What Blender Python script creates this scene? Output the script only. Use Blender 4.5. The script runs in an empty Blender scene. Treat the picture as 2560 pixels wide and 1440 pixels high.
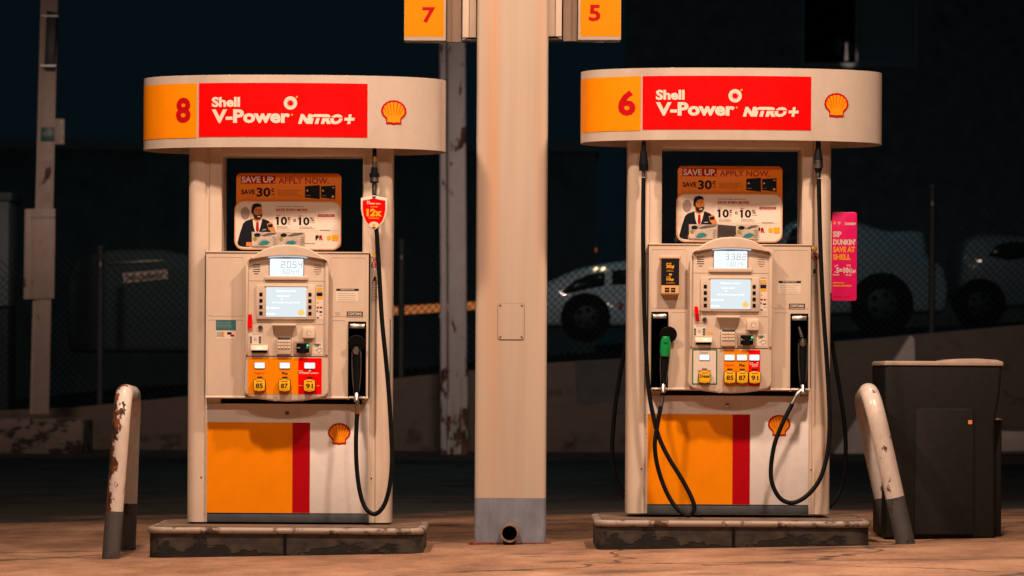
import bpy, bmesh, math, random
from mathutils import Vector, Matrix
random.seed(7)
R = math.radians
sc = bpy.context.scene
COL = sc.collection

# ---------------------------------------------------------------- camera, world, lamps, exposure
F = 8160.0            # focal length in pixels of a 2560 px wide picture
ZC = 0.933            # camera height
DC = 17.0             # camera stands 17 m in front of the kerb line (Y = 0)
HX, HY = 1280.0, 942.0
ROLL = 0.00524
cam = bpy.data.cameras.new("camera")
camo = bpy.data.objects.new("camera", cam); COL.objects.link(camo)
cam.sensor_width = 36.0; cam.lens = F / 2560.0 * 36.0
cam.shift_y = (HY - 720.0) / 2560.0
camo.location = (0, -DC, ZC); camo.rotation_euler = (R(90), -ROLL, 0)
cam.clip_start = 0.5; cam.clip_end = 2000
cam.dof.use_dof = True; cam.dof.focus_distance = 17.2; cam.dof.aperture_fstop = 4.5
sc.camera = camo

w = bpy.data.worlds.new("World"); sc.world = w; w.use_nodes = True
bg = w.node_tree.nodes['Background']
bg.inputs[0].default_value = (0.24, 0.66, 0.98, 1); bg.inputs[1].default_value = 0.0058

sc.view_settings.view_transform = 'Standard'; sc.view_settings.look = 'None'
sc.view_settings.exposure = 0.17; sc.view_settings.gamma = 1.0
try:
    sc.cycles.max_bounces = 6; sc.cycles.diffuse_bounces = 3; sc.cycles.caustics_reflective = False
    sc.cycles.caustics_refractive = False
except Exception: pass

WARM = (1.0, 0.69, 0.49)
def area(name, x, y, z, power, col=WARM, size=0.5, tilt=(0, 0), spread=180):
    l = bpy.data.lights.new(name, 'AREA'); l.shape = 'SQUARE'; l.size = size
    l.energy = power; l.color = col; l.spread = R(spread)
    o = bpy.data.objects.new(name, l); COL.objects.link(o); o.location = (x, y, z)
    o.rotation_euler = (R(tilt[0]), R(tilt[1]), 0)
    return o
# the lamps in the ceiling of the forecourt canopy (above the frame)
LZ_ = 5.6
area("canopy_lamp", -1.80, -2.5, LZ_, 305, size=.30)
area("canopy_lamp", 1.90, -2.5, LZ_, 305, size=.30)
area("canopy_lamp", -1.6, -7.0, LZ_, 160)
area("canopy_lamp", 1.9, -7.0, LZ_, 160)
area("canopy_lamp", -1.7, 2.6, LZ_, 60)
area("canopy_lamp", 1.9, 2.6, LZ_, 60)
# lamps of the neighbouring building and the street behind, aimed over the ground at the posts and the wall
area("wall_lamp", -5.6, 17.0, 5.0, 15, (1, .70, .56), .4, (62, 0), 85)
area("wall_lamp", -.5, 17.0, 5.0, 16, (1, .74, .64), .4, (62, 0), 85)
area("wall_lamp", 5.2, 17.0, 5.0, 12, (1, .70, .56), .4, (58, 0), 85)
area("street_lamp_light", -1.0, 15.5, 8.0, 17, (.46, .92, .90), .4, (0, 0), 105)
area("street_lamp_light", 3.2, 23.2, 8.0, 30, (.42, .84, 1.0), .4, (48, 0), 110)

# ---------------------------------------------------------------- materials
MATS = {}
def nodes(name):
    m = bpy.data.materials.new(name); m.use_nodes = True
    return m, m.node_tree, m.node_tree.nodes['Principled BSDF']
def mat(name, col, rough=.45, metal=0.0, var=.06, scale=18., stretch=(1, 1, 1), bump=0., spec=None, coat=0., grime=0.):
    """paint / plastic / metal: colour with a little wear, uneven gloss and optional bump"""
    if name in MATS: return MATS[name]
    m, t, b = nodes(name); L = t.links.new
    tc = t.nodes.new('ShaderNodeTexCoord'); mp = t.nodes.new('ShaderNodeMapping')
    mp.inputs['Scale'].default_value = stretch; L(tc.outputs['Object'], mp.inputs[0])
    n = t.nodes.new('ShaderNodeTexNoise'); n.inputs['Scale'].default_value = scale
    n.inputs['Detail'].default_value = 6; n.inputs['Roughness'].default_value = .65
    L(mp.outputs[0], n.inputs['Vector'])
    cr = t.nodes.new('ShaderNodeValToRGB')
    cr.color_ramp.elements[0].position = .3; cr.color_ramp.elements[1].position = .7
    lo = [max(0, c * (1 - var * 1.6)) for c in col]; hi = [min(1, c * (1 + var * .6)) for c in col]
    cr.color_ramp.elements[0].color = (*lo, 1); cr.color_ramp.elements[1].color = (*hi, 1)
    L(n.outputs[0], cr.inputs[0]); cout = cr.outputs[0]
    if grime:
        # fine specks and vertical dirty runs
        for sc_, st_, lo_, hi_, amt in ((70., (1, 1, 1), .62, .72, grime), (9., (1, 1, .10), .58, .80, grime * .55), (3., (1, 1, .6), .52, .76, grime * .8)):
            m2_ = t.nodes.new('ShaderNodeMapping'); m2_.inputs['Scale'].default_value = st_; L(tc.outputs['Object'], m2_.inputs[0])
            n_ = t.nodes.new('ShaderNodeTexNoise'); n_.inputs['Scale'].default_value = sc_; n_.inputs['Detail'].default_value = 7; n_.inputs['Roughness'].default_value = .6; L(m2_.outputs[0], n_.inputs['Vector'])
            k_ = t.nodes.new('ShaderNodeMapRange'); k_.inputs['From Min'].default_value = lo_; k_.inputs['From Max'].default_value = hi_; k_.inputs['To Max'].default_value = amt; L(n_.outputs[0], k_.inputs[0])
            x_ = t.nodes.new('ShaderNodeMix'); x_.data_type = 'RGBA'; x_.blend_type = 'MULTIPLY'; x_.inputs[7].default_value = (.42, .30, .22, 1); L(k_.outputs[0], x_.inputs[0]); L(cout, x_.inputs[6]); cout = x_.outputs[2]
    L(cout, b.inputs['Base Color'])
    mr = t.nodes.new('ShaderNodeMapRange')
    mr.inputs['To Min'].default_value = max(.03, rough - .1); mr.inputs['To Max'].default_value = min(1, rough + .12)
    L(n.outputs[0], mr.inputs[0]); L(mr.outputs[0], b.inputs['Roughness'])
    b.inputs['Metallic'].default_value = metal
    if spec is None: spec = .12 if (name.startswith('print') or 'vinyl' in name or 'number' in name or max(col) < .02) else .4
    b.inputs['Specular IOR Level'].default_value = spec
    b.inputs['Coat Weight'].default_value = coat
    if bump:
        bp = t.nodes.new('ShaderNodeBump'); bp.inputs['Strength'].default_value = bump
        bp.inputs['Distance'].default_value = .01
        L(n.outputs[0], bp.inputs['Height']); L(bp.outputs[0], b.inputs['Normal'])
    MATS[name] = m; return m
def emit(name, col, s):
    if name in MATS: return MATS[name]
    m, t, b = nodes(name)
    b.inputs['Base Color'].default_value = (.02, .02, .02, 1)
    b.inputs['Emission Color'].default_value = (*col, 1); b.inputs['Emission Strength'].default_value = s
    b.inputs['Roughness'].default_value = .25
    MATS[name] = m; return m

def worn(name, base, dirt, rust, lo=.52, hi=.6, scale=6., stretch=(1, 1, 1), rough=.45, low_z=None, bump=.25, side=None, basevar=.86):
    """painted surface whose coat has chipped off in patches (noise mask); low_z = (z, height): more wear below z; side=(axis,center,width): wear on one side"""
    if name in MATS: return MATS[name]
    m, t, b = nodes(name); L = t.links.new
    tc = t.nodes.new('ShaderNodeTexCoord'); mp = t.nodes.new('ShaderNodeMapping')
    mp.inputs['Scale'].default_value = stretch; L(tc.outputs['Object'], mp.inputs[0])
    n = t.nodes.new('ShaderNodeTexNoise'); n.inputs['Scale'].default_value = scale
    n.inputs['Detail'].default_value = 8; n.inputs['Roughness'].default_value = .62; L(mp.outputs[0], n.inputs['Vector'])
    fac = n.outputs[0]
    sep = t.nodes.new('ShaderNodeSeparateXYZ'); L(tc.outputs['Object'], sep.inputs[0])
    def addramp(out, a0, a1, gain):
        mr = t.nodes.new('ShaderNodeMapRange'); mr.inputs['From Min'].default_value = a0; mr.inputs['From Max'].default_value = a1
        mr.inputs['To Min'].default_value = 0; mr.inputs['To Max'].default_value = gain; mr.clamp = True
        L(out, mr.inputs[0]); return mr.outputs[0]
    def addm(a, c):
        x = t.nodes.new('ShaderNodeMath'); x.operation = 'ADD'; L(a, x.inputs[0]); L(c, x.inputs[1]); return x.outputs[0]
    if low_z: fac = addm(fac, addramp(sep.outputs['Z'], low_z[0], low_z[0] - low_z[1], low_z[2]))
    if side:
        sk = t.nodes.new('ShaderNodeMath'); sk.operation = 'MULTIPLY_ADD'; L(sep.outputs['Z'], sk.inputs[0]); sk.inputs[1].default_value = -side[4]; L(sep.outputs[side[0]], sk.inputs[2])
        fac = addm(fac, addramp(sk.outputs[0], side[1], side[2], side[3]))
    mk = t.nodes.new('ShaderNodeMapRange'); mk.inputs['From Min'].default_value = lo; mk.inputs['From Max'].default_value = hi
    L(fac, mk.inputs[0])
    n2 = t.nodes.new('ShaderNodeTexNoise'); n2.inputs['Scale'].default_value = scale * 2.3; n2.inputs['Detail'].default_value = 6
    L(mp.outputs[0], n2.inputs['Vector'])
    c2 = t.nodes.new('ShaderNodeValToRGB'); c2.color_ramp.elements[0].position = .38; c2.color_ramp.elements[1].position = .62
    c2.color_ramp.elements[0].color = (*dirt, 1); c2.color_ramp.elements[1].color = (*rust, 1); L(n2.outputs[0], c2.inputs[0])
    c1 = t.nodes.new('ShaderNodeValToRGB'); c1.color_ramp.elements[0].position = .3; c1.color_ramp.elements[1].position = .7
    c1.color_ramp.elements[0].color = (*[c * basevar for c in base], 1); c1.color_ramp.elements[1].color = (*base, 1); L(n2.outputs[0], c1.inputs[0])
    mx = t.nodes.new('ShaderNodeMix'); mx.data_type = 'RGBA'
    L(mk.outputs[0], mx.inputs[0]); L(c1.outputs[0], mx.inputs[6]); L(c2.outputs[0], mx.inputs[7])
    L(mx.outputs[2], b.inputs['Base Color'])
    rr = t.nodes.new('ShaderNodeMapRange'); rr.inputs['To Min'].default_value = rough; rr.inputs['To Max'].default_value = .9
    L(mk.outputs[0], rr.inputs[0]); L(rr.outputs[0], b.inputs['Roughness'])
    bp = t.nodes.new('ShaderNodeBump'); bp.inputs['Strength'].default_value = bump; bp.inputs['Distance'].default_value = .006; bp.invert = True
    L(mk.outputs[0], bp.inputs['Height']); L(bp.outputs[0], b.inputs['Normal'])
    MATS[name] = m; return m

CREAM = mat('cream_paint', (.62, .51, .42), .42, var=.05, scale=5, stretch=(1, 1, .6), grime=.30)
POSTP = mat('post_paint', (.66, .55, .46), .35, var=.05, scale=5, stretch=(1, 1, .5), grime=.35)
WHITE = mat('white_vinyl', (.80, .77, .76), .35, var=.04, grime=.32)
SIGNW = mat('sign_white', (.53, .455, .395), .22, coat=.25, var=.08, scale=5, stretch=(1, 1, .5), grime=.25)
ORANGE = mat('orange_vinyl', (.88, .27, .002), .35, var=.05, scale=6, grime=.15)
RED = mat('red_vinyl', (.86, .0015, .002), .35, var=.03)
RED2 = mat('deep_red_vinyl', (.42, .002, .008), .35, var=.03)
NUMRED = mat('number_red', (.46, .003, .008), .4, var=.02)
DKRED = mat('print_dark_red', (.36, .012, .012), .5, var=.02)
YELLOW = mat('button_yellow', (.92, .50, .010), .4, var=.03)
EMBY = mat('emblem_vinyl', (.90, .30, .006), .45, var=.02)
GOLD = mat('print_gold', (.90, .40, .02), .45, var=.02)
PRW = mat('print_white', (.74, .64, .56), .45, var=.02)
BLACK = mat('black_plastic', (.006, .008, .010), .35, var=.15)
INK = mat('print_black', (.012, .012, .014), .5, var=.05)
RUBBER = mat('black_rubber', (.005, .006, .0075), .5, var=.25, scale=30)
GREYP = mat('grey_plinth_paint', (.065, .075, .09), .5, var=.15)
STEEL = mat('brushed_steel', (.52, .50, .48), .3, 1.0, var=.15, scale=40)
BRASS = mat('brass', (.75, .42, .12), .3, 1.0, var=.1, scale=40)
DSTEEL = mat('dark_steel', (.22, .22, .22), .38, 1.0, var=.2, scale=40)
GAPB = mat('gap_black', (.003, .004, .006), .7, var=.1)
TAUPE = mat('taupe_plastic', (.33, .24, .18), .5, var=.06)
GREYL = mat('print_grey', (.40, .36, .33), .5, var=.05)
PALE = mat('print_pale', (.72, .64, .56), .5, var=.03)
GREEN = mat('diesel_green', (.005, .16, .045), .4, var=.08)
NOZG = mat('nozzle_green', (.004, .30, .075), .3, var=.1)
TEAL = mat('teal_print', (.03, .16, .18), .5, var=.1)
PINK = mat('magenta_board', (.80, .006, .16), .4, var=.03)
SKIN = mat('print_skin', (.62, .23, .07), .5, var=.05)
SUIT = mat('print_suit', (.008, .010, .016), .5, var=.05)
LIME = mat('print_olive', (.30, .27, .05), .5, var=.1)
KEYM = mat('key_cap', (.74, .61, .50), .35, var=.04)
BOARDO = mat('board_orange', (.88, .235, .004), .45, var=.05, scale=6)
BOARDW = mat('board_white', (.74, .62, .54), .45, var=.05, scale=6)
BROWNB = mat('leaflet_holder', (.42, .20, .06), .4, var=.1)
SCREEN = emit('lit_screen', (.80, .90, .95), .82)
LCD = emit('lit_lcd', (.86, .95, 1.0), .95)
SCRTXT = emit('screen_white', (1, 1, 1), 1.1)
SCRORG = emit('screen_orange', (1, .55, .15), 1.0)
LED = emit('green_led', (.05, 1.0, .35), 1.3)
SEGM = mat('lcd_segment', (.20, .21, .21), .5, var=0)
SEGL = mat('lcd_segment_faint', (.38, .40, .41), .5, var=0)

# ---------------------------------------------------------------- helpers
def P(px, py, Y):
    """point at depth Y (metres) that was measured at pixel (px, py) of the photograph"""
    D = Y + DC; dx = px - HX; dy = HY - py
    c, s = math.cos(ROLL), math.sin(ROLL)
    return Vector(((dx * c - dy * s) * D / F, Y, ZC + (dx * s + dy * c) * D / F))
_TXT = {}
def text_mesh(s, off):
    k = (s, off)
    if k in _TXT: return _TXT[k]
    c = bpy.data.curves.new('t', 'FONT'); c.body = s; c.offset = off; c.resolution_u = 3; c.fill_mode = 'FRONT'
    o = bpy.data.objects.new('t', c); COL.objects.link(o)
    dg = bpy.context.evaluated_depsgraph_get(); ev = o.evaluated_get(dg); me = ev.to_mesh()
    vs = [tuple(v.co) for v in me.vertices]; fs = [tuple(p.vertices) for p in me.polygons]
    up = [p.normal.z > 0 for p in me.polygons]
    fs = [f if u else tuple(reversed(f)) for f, u in zip(fs, up)]
    ev.to_mesh_clear(); bpy.data.objects.remove(o); bpy.data.curves.remove(c)
    _TXT[k] = (vs, fs); return _TXT[k]
def smooth_path(pts, k=8):
    pts = [Vector(p) for p in pts]; out = []
    for i in range(len(pts) - 1):
        p0 = pts[max(i - 1, 0)]; p1 = pts[i]; p2 = pts[i + 1]; p3 = pts[min(i + 2, len(pts) - 1)]
        for j in range(k):
            t = j / k
            out.append(.5 * ((2 * p1) + (p2 - p0) * t + (2 * p0 - 5 * p1 + 4 * p2 - p3) * t * t + (3 * p1 - p0 - 3 * p2 + p3) * t ** 3))
    out.append(pts[-1]); return out
class MB:
    def __init__(s): s.v = []; s.f = []; s.mi = []; s.mats = []
    def idx(s, m):
        if m not in s.mats: s.mats.append(m)
        return s.mats.index(m)
    def add(s, vs, fs, m):
        o = len(s.v); s.v += [tuple(v) for v in vs]; i = s.idx(m)
        for f in fs: s.f.append(tuple(a + o for a in f)); s.mi.append(i)
        return s
    def bm(s, b, m):
        b.verts.index_update()
        vs = [v.co[:] for v in b.verts]; fs = [[v.index for v in f.verts] for f in b.faces]
        b.free(); return s.add(vs, fs, m)
    def box(s, x0, x1, y0, y1, z0, z1, m, bev=0, seg=2):
        x0, x1 = min(x0, x1), max(x0, x1); y0, y1 = min(y0, y1), max(y0, y1); z0, z1 = min(z0, z1), max(z0, z1)
        b = bmesh.new(); bmesh.ops.create_cube(b, size=1)
        for v in b.verts:
            v.co = Vector(((x0 + x1) / 2 + v.co.x * (x1 - x0), (y0 + y1) / 2 + v.co.y * (y1 - y0), (z0 + z1) / 2 + v.co.z * (z1 - z0)))
        if bev: bmesh.ops.bevel(b, geom=b.edges[:], offset=min(bev, .45 * min(x1 - x0, y1 - y0, z1 - z0)), segments=seg, affect='EDGES', profile=.5)
        return s.bm(b, m)
    def prism(s, pts, a0, a1, m, axis='y', bev=0, seg=2):
        """polygon extruded: axis y -> pts are (x,z); axis z -> pts (x,y); axis x -> pts (y,z)"""
        def mk(p, a): return {'y': (p[0], a, p[1]), 'z': (p[0], p[1], a), 'x': (a, p[0], p[1])}[axis]
        b = bmesh.new()
        A = [b.verts.new(mk(p, a0)) for p in pts]; B = [b.verts.new(mk(p, a1)) for p in pts]
        n = len(pts); b.faces.new(A); b.faces.new(list(reversed(B)))
        for i in range(n): b.faces.new((A[i], B[i], B[(i + 1) % n], A[(i + 1) % n]))
        bmesh.ops.recalc_face_normals(b, faces=b.faces[:])
        if bev:
            es = [e for e in b.edges if len(e.link_faces) == 2 and e.calc_face_angle(0) > R(40)]
            bmesh.ops.bevel(b, geom=es, offset=bev, segments=seg, affect='EDGES', profile=.5)
        return s.bm(b, m)
    def poly(s, pts, y, m):
        n = len(pts); ar = sum(pts[i][0] * pts[(i + 1) % n][1] - pts[(i + 1) % n][0] * pts[i][1] for i in range(n))
        if ar < 0: pts = list(reversed(pts))
        yy = y if callable(y) else (lambda x: y)
        return s.add([(p[0], yy(p[0]), p[1]) for p in pts], [tuple(range(n))], m)
    def rect(s, x0, x1, z0, z1, y, m):
        x0, x1 = min(x0, x1), max(x0, x1); z0, z1 = min(z0, z1), max(z0, z1)
        return s.poly([(x0, z0), (x1, z0), (x1, z1), (x0, z1)], y, m)
    def disc(s, cx, cz, rx, y, m, rz=None, n=24):
        rz = rz or rx
        return s.poly([(cx + rx * math.cos(2 * math.pi * i / n), cz + rz * math.sin(2 * math.pi * i / n)) for i in range(n)], y, m)
    def tube(s, pts, r, m, n=10, caps=True, k=0):
        if k: 
            rr = r; m0 = len(pts); pts = smooth_path(pts, k)
            if not isinstance(rr, (int, float)):
                r = [rr[min(i // k, m0 - 1)] * (1 - (i % k) / k) + rr[min(i // k + 1, m0 - 1)] * (i % k) / k for i in range(len(pts))]
        pts = [Vector(p) for p in pts]; N = len(pts); vs = []; fs = []; ref = None
        for i, p in enumerate(pts):
            d = (pts[min(i + 1, N - 1)] - pts[max(i - 1, 0)])
            if d.length < 1e-9: d = Vector((0, 0, 1))
            d.normalize()
            if ref is None: ref = Vector((1, 0, 0)) if abs(d.x) < .8 else Vector((0, 1, 0))
            u = (ref - d * ref.dot(d)).normalized(); ref = u; q = d.cross(u)
            ri = r if isinstance(r, (int, float)) else r[i]
            for j in range(n):
                a = 2 * math.pi * j / n; vs.append(p + (u * math.cos(a) + q * math.sin(a)) * ri)
        for i in range(N - 1):
            for j in range(n):
                fs.append((i * n + j, i * n + (j + 1) % n, (i + 1) * n + (j + 1) % n, (i + 1) * n + j))
        if caps: fs.append(tuple(reversed(range(n)))); fs.append(tuple((N - 1) * n + j for j in range(n)))
        return s.add(vs, fs, m)
    def cyl(s, p0, p1, r, m, n=16): return s.tube([p0, p1], r, m, n)
    def text(s, t, x0, x1, z0, z1, y, m, off=.02, shear=0.):
        vs, fs = text_mesh(t, off)
        ax0 = min(v[0] for v in vs); ax1 = max(v[0] for v in vs); az0 = min(v[1] for v in vs); az1 = max(v[1] for v in vs)
        yy = y if callable(y) else (lambda x: y)
        out = []; h = z1 - z0
        for v in vs:
            fx = (v[0] - ax0) / (ax1 - ax0); fz = (v[1] - az0) / (az1 - az0)
            x = x0 + (x1 - x0 - shear * h) * fx + shear * h * fz
            out.append((x, yy(x), z0 + h * fz))
        return s.add(out, fs, m)
    def build(s, name, parent=None, loc=None, ang=35):
        me = bpy.data.meshes.new(name); me.from_pydata(s.v, [], s.f)
        for m in s.mats: me.materials.append(m)
        me.polygons.foreach_set('material_index', s.mi)
        me.polygons.foreach_set('use_smooth', [True] * len(s.f)); me.update()
        try: me.set_sharp_from_angle(angle=R(ang))
        except Exception: pass
        o = bpy.data.objects.new(name, me); COL.objects.link(o)
        if parent: o.parent = parent
        if loc is not None: o.location = loc
        return o
def one(mb, x, z1, h, y, m):
    """short flag at the head of a numeral one whose stem begins at x"""
    mb.poly([(x + h * .04, z1), (x - h * .16, z1 - h * .12), (x - h * .16, z1 - h * .27), (x + h * .04, z1 - h * .20)], y, m)
def rrect(x0, x1, z0, z1, r, n=5, rb=None):
    """rounded rectangle outline; rb: bottom radius"""
    rb = r if rb is None else rb; out = []
    for cx, cz, a0, q in ((x1 - rb, z0 + rb, -90, rb), (x1 - r, z1 - r, 0, r), (x0 + r, z1 - r, 90, r), (x0 + rb, z0 + rb, 180, rb)):
        if q < 1e-6: out.append((cx, cz)); continue
        for i in range(n + 1):
            a = R(a0 + 90 * i / n); out.append((cx + q * math.cos(a), cz + q * math.sin(a)))
    return out
def tag(o, label, cat, group=None):
    o['label'] = label; o['category'] = cat
    if group: o['group'] = group
    return o
def thing(name, loc, label, cat, group=None, rz=0):
    o = bpy.data.objects.new(name, None); COL.objects.link(o); o.location = loc; o.rotation_euler = (0, 0, rz)
    o.empty_display_size = .2
    return tag(o, label, cat, group)
def structure(o): o['kind'] = 'structure'; return o
def sstep(a, b, x):
    t = max(0, min(1, (x - a) / (b - a))); return t * t * (3 - 2 * t)
def zg(X, Y=0):
    return (-.0066 + .0218 * (max(-14, min(14, X)) + 1.177)) * (1 - sstep(2.5, 10, Y))

# ---------------------------------------------------------------- ground
def concrete_mat():
    m, t, b = nodes('forecourt_concrete'); L = t.links.new; N = t.nodes.new
    tc = N('ShaderNodeTexCoord')
    def noise(scale, st, det=7, ro=.62):
        mp = N('ShaderNodeMapping'); mp.inputs['Scale'].default_value = st; L(tc.outputs['Object'], mp.inputs[0])
        n = N('ShaderNodeTexNoise'); n.inputs['Scale'].default_value = scale; n.inputs['Detail'].default_value = det
        n.inputs['Roughness'].default_value = ro; L(mp.outputs[0], n.inputs['Vector']); return n.outputs[0]
    big = noise(2.0, (.8, .5, 1), 9, .7); fine = noise(45, (1, 1, 1), 4)
    cr = N('ShaderNodeValToRGB'); e = cr.color_ramp.elements
    e[0].position = .28; e[0].color = (.13, .065, .038, 1); e[1].position = .72; e[1].color = (.52, .31, .205, 1)
    x = e.new(.5); x.color = (.34, .185, .112, 1)
    L(big, cr.inputs[0])
    # oil and tyre stains
    st = noise(1.6, (.55, 1.3, 1), 9, .7); mk = N('ShaderNodeMapRange'); mk.inputs['From Min'].default_value = .54; mk.inputs['From Max'].default_value = .66
    L(st, mk.inputs[0])
    mx = N('ShaderNodeMix'); mx.data_type = 'RGBA'; mx.inputs[7].default_value = (.055, .035, .028, 1)
    mm = N('ShaderNodeMath'); mm.operation = 'MULTIPLY'; mm.inputs[1].default_value = .9; L(mk.outputs[0], mm.inputs[0])
    L(mm.outputs[0], mx.inputs[0]); L(cr.outputs[0], mx.inputs[6])
    # noise-broken blend from concrete to asphalt colour towards the back
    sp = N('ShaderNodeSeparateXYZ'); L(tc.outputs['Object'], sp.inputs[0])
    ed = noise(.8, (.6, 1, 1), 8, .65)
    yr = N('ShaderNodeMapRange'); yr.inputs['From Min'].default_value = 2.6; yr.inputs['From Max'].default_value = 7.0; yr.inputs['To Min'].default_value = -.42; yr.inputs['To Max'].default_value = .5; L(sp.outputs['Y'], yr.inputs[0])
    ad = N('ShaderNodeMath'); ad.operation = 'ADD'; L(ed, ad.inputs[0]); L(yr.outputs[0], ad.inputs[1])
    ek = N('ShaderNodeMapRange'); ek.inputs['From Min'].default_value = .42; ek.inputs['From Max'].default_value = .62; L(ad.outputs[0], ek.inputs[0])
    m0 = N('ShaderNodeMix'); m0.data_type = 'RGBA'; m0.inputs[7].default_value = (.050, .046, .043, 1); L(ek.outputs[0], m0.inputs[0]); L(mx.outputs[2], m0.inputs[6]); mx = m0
    # cracks
    vo = N('ShaderNodeTexVoronoi'); vo.feature = 'DISTANCE_TO_EDGE'; vo.inputs['Scale'].default_value = .27
    wv = N('ShaderNodeVectorMath'); wv.operation = 'ADD'
    nn = N('ShaderNodeTexNoise'); nn.inputs['Scale'].default_value = 2.2; nn.inputs['Detail'].default_value = 5; L(tc.outputs['Object'], nn.inputs['Vector'])
    sc_ = N('ShaderNodeVectorMath'); sc_.operation = 'SCALE'; sc_.inputs['Scale'].default_value = .55; L(nn.outputs['Color'], sc_.inputs[0])
    L(tc.outputs['Object'], wv.inputs[0]); L(sc_.outputs[0], wv.inputs[1]); L(wv.outputs[0], vo.inputs['Vector'])
    ck = N('ShaderNodeMapRange'); ck.inputs['From Min'].default_value = .002; ck.inputs['From Max'].default_value = .007
    ck.inputs['To Min'].default_value = .8; ck.inputs['To Max'].default_value = 0; L(vo.outputs['Distance'], ck.inputs[0])
    m2 = N('ShaderNodeMix'); m2.data_type = 'RGBA'; m2.inputs[7].default_value = (.03, .02, .016, 1)
    L(ck.outputs[0], m2.inputs[0]); L(mx.outputs[2], m2.inputs[6])
    m3 = N('ShaderNodeMix'); m3.data_type = 'RGBA'; m3.blend_type = 'MULTIPLY'; m3.inputs[0].default_value = .6
    fr = N('ShaderNodeValToRGB'); fr.color_ramp.elements[0].position = .3; fr.color_ramp.elements[0].color = (.4, .4, .4, 1); fr.color_ramp.elements[1].position = .65
    L(fine, fr.inputs[0]); L(m2.outputs[2], m3.inputs[6]); L(fr.outputs[0], m3.inputs[7])
    L(m3.outputs[2], b.inputs['Base Color'])
    rr = N('ShaderNodeMapRange'); rr.inputs['To Min'].default_value = .5; rr.inputs['To Max'].default_value = .85; L(big, rr.inputs[0]); L(rr.outputs[0], b.inputs['Roughness'])
    bp = N('ShaderNodeBump'); bp.inputs['Strength'].default_value = .35; bp.inputs['Distance'].default_value = .01
    L(fine, bp.inputs['Height']); L(bp.outputs[0], b.inputs['Normal'])
    return m
ASPHALT = mat('dark_asphalt', (.050, .051, .051), .8, var=.45, scale=1.6, bump=.3, spec=.2)
def sheet(name, xs, ys, dz, m):
    mb = MB(); vs = [(x, y, zg(x, y) + dz) for y in ys for x in xs]; nx = len(xs)
    fs = [(j * nx + i, j * nx + i + 1, (j + 1) * nx + i + 1, (j + 1) * nx + i) for j in range(len(ys) - 1) for i in range(nx - 1)]
    mb.add(vs, fs, m); return structure(mb.build(name))
sheet('ground', [-400, -120, -40, -20] + [-14 + i for i in range(29)] + [20, 40, 120, 400], [-60, -30] + [-20 + i for i in range(41)] + [25, 30, 36, 45, 60, 90, 200, 600], -.004, ASPHALT)
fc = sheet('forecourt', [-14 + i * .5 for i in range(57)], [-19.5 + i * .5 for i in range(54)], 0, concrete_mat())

# ---------------------------------------------------------------- pump islands
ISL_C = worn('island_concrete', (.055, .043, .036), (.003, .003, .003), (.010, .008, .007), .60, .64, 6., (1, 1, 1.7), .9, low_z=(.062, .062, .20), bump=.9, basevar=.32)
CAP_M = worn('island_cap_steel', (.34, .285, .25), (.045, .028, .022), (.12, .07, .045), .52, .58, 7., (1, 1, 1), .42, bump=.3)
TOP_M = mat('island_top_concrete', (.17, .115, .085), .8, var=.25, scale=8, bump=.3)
def island(X0, X1, Y0, Y1, ztop, label):
    cx = (X0 + X1) / 2; zb = zg(cx, 0)
    t = thing('pump_island', (cx, Y0, zb), label, 'island', 'concrete pump islands')
    a, b, d, h = X0 - cx, X1 - cx, Y1 - Y0, ztop - zb
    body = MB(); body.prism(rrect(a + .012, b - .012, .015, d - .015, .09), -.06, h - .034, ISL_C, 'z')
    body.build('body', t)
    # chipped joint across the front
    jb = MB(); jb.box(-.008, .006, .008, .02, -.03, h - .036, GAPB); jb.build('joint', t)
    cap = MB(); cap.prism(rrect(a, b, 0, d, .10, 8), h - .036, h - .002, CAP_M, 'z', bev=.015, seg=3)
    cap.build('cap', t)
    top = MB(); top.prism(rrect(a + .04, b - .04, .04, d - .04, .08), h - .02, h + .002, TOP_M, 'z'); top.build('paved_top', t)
    return t, zb
Y8, Y6 = .22, .28
I8, z8 = island(-1.905, -.450, 0, .92, .142, 'worn concrete island with eroded dark base under pump 8')
I6, z6 = island(.436, 1.890, .06, .98, .188, 'concrete island with dark smooth front under pump 6')

# ---------------------------------------------------------------- fuel pumps
class Frame:
    """local metres of a pump from pixels measured on pump 8 (front plane local y = 0)"""
    def __init__(s, ox, oz, Y0, dx, dy): s.ox, s.oz, s.Y0, s.dx, s.dy = ox, oz, Y0, dx, dy
    def x(s, px, py=942, yl=0.): return P(px + s.dx, py + s.dy, s.Y0 + yl).x - s.ox
    def z(s, py, yl=0., px=722): return P(px + s.dx, py + s.dy, s.Y0 + yl).z - s.oz
    def r(s, a, b, c, d, yl=0.):           # px left, top, right, bottom -> x0,x1,z0,z1
        my = (b + d) / 2
        return s.x(a, my, yl), s.x(c, my, yl), s.z(d, yl), s.z(b, yl)
    def p(s, px, py, yl): return (s.x(px, py, yl), yl, s.z(py, yl))

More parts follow.
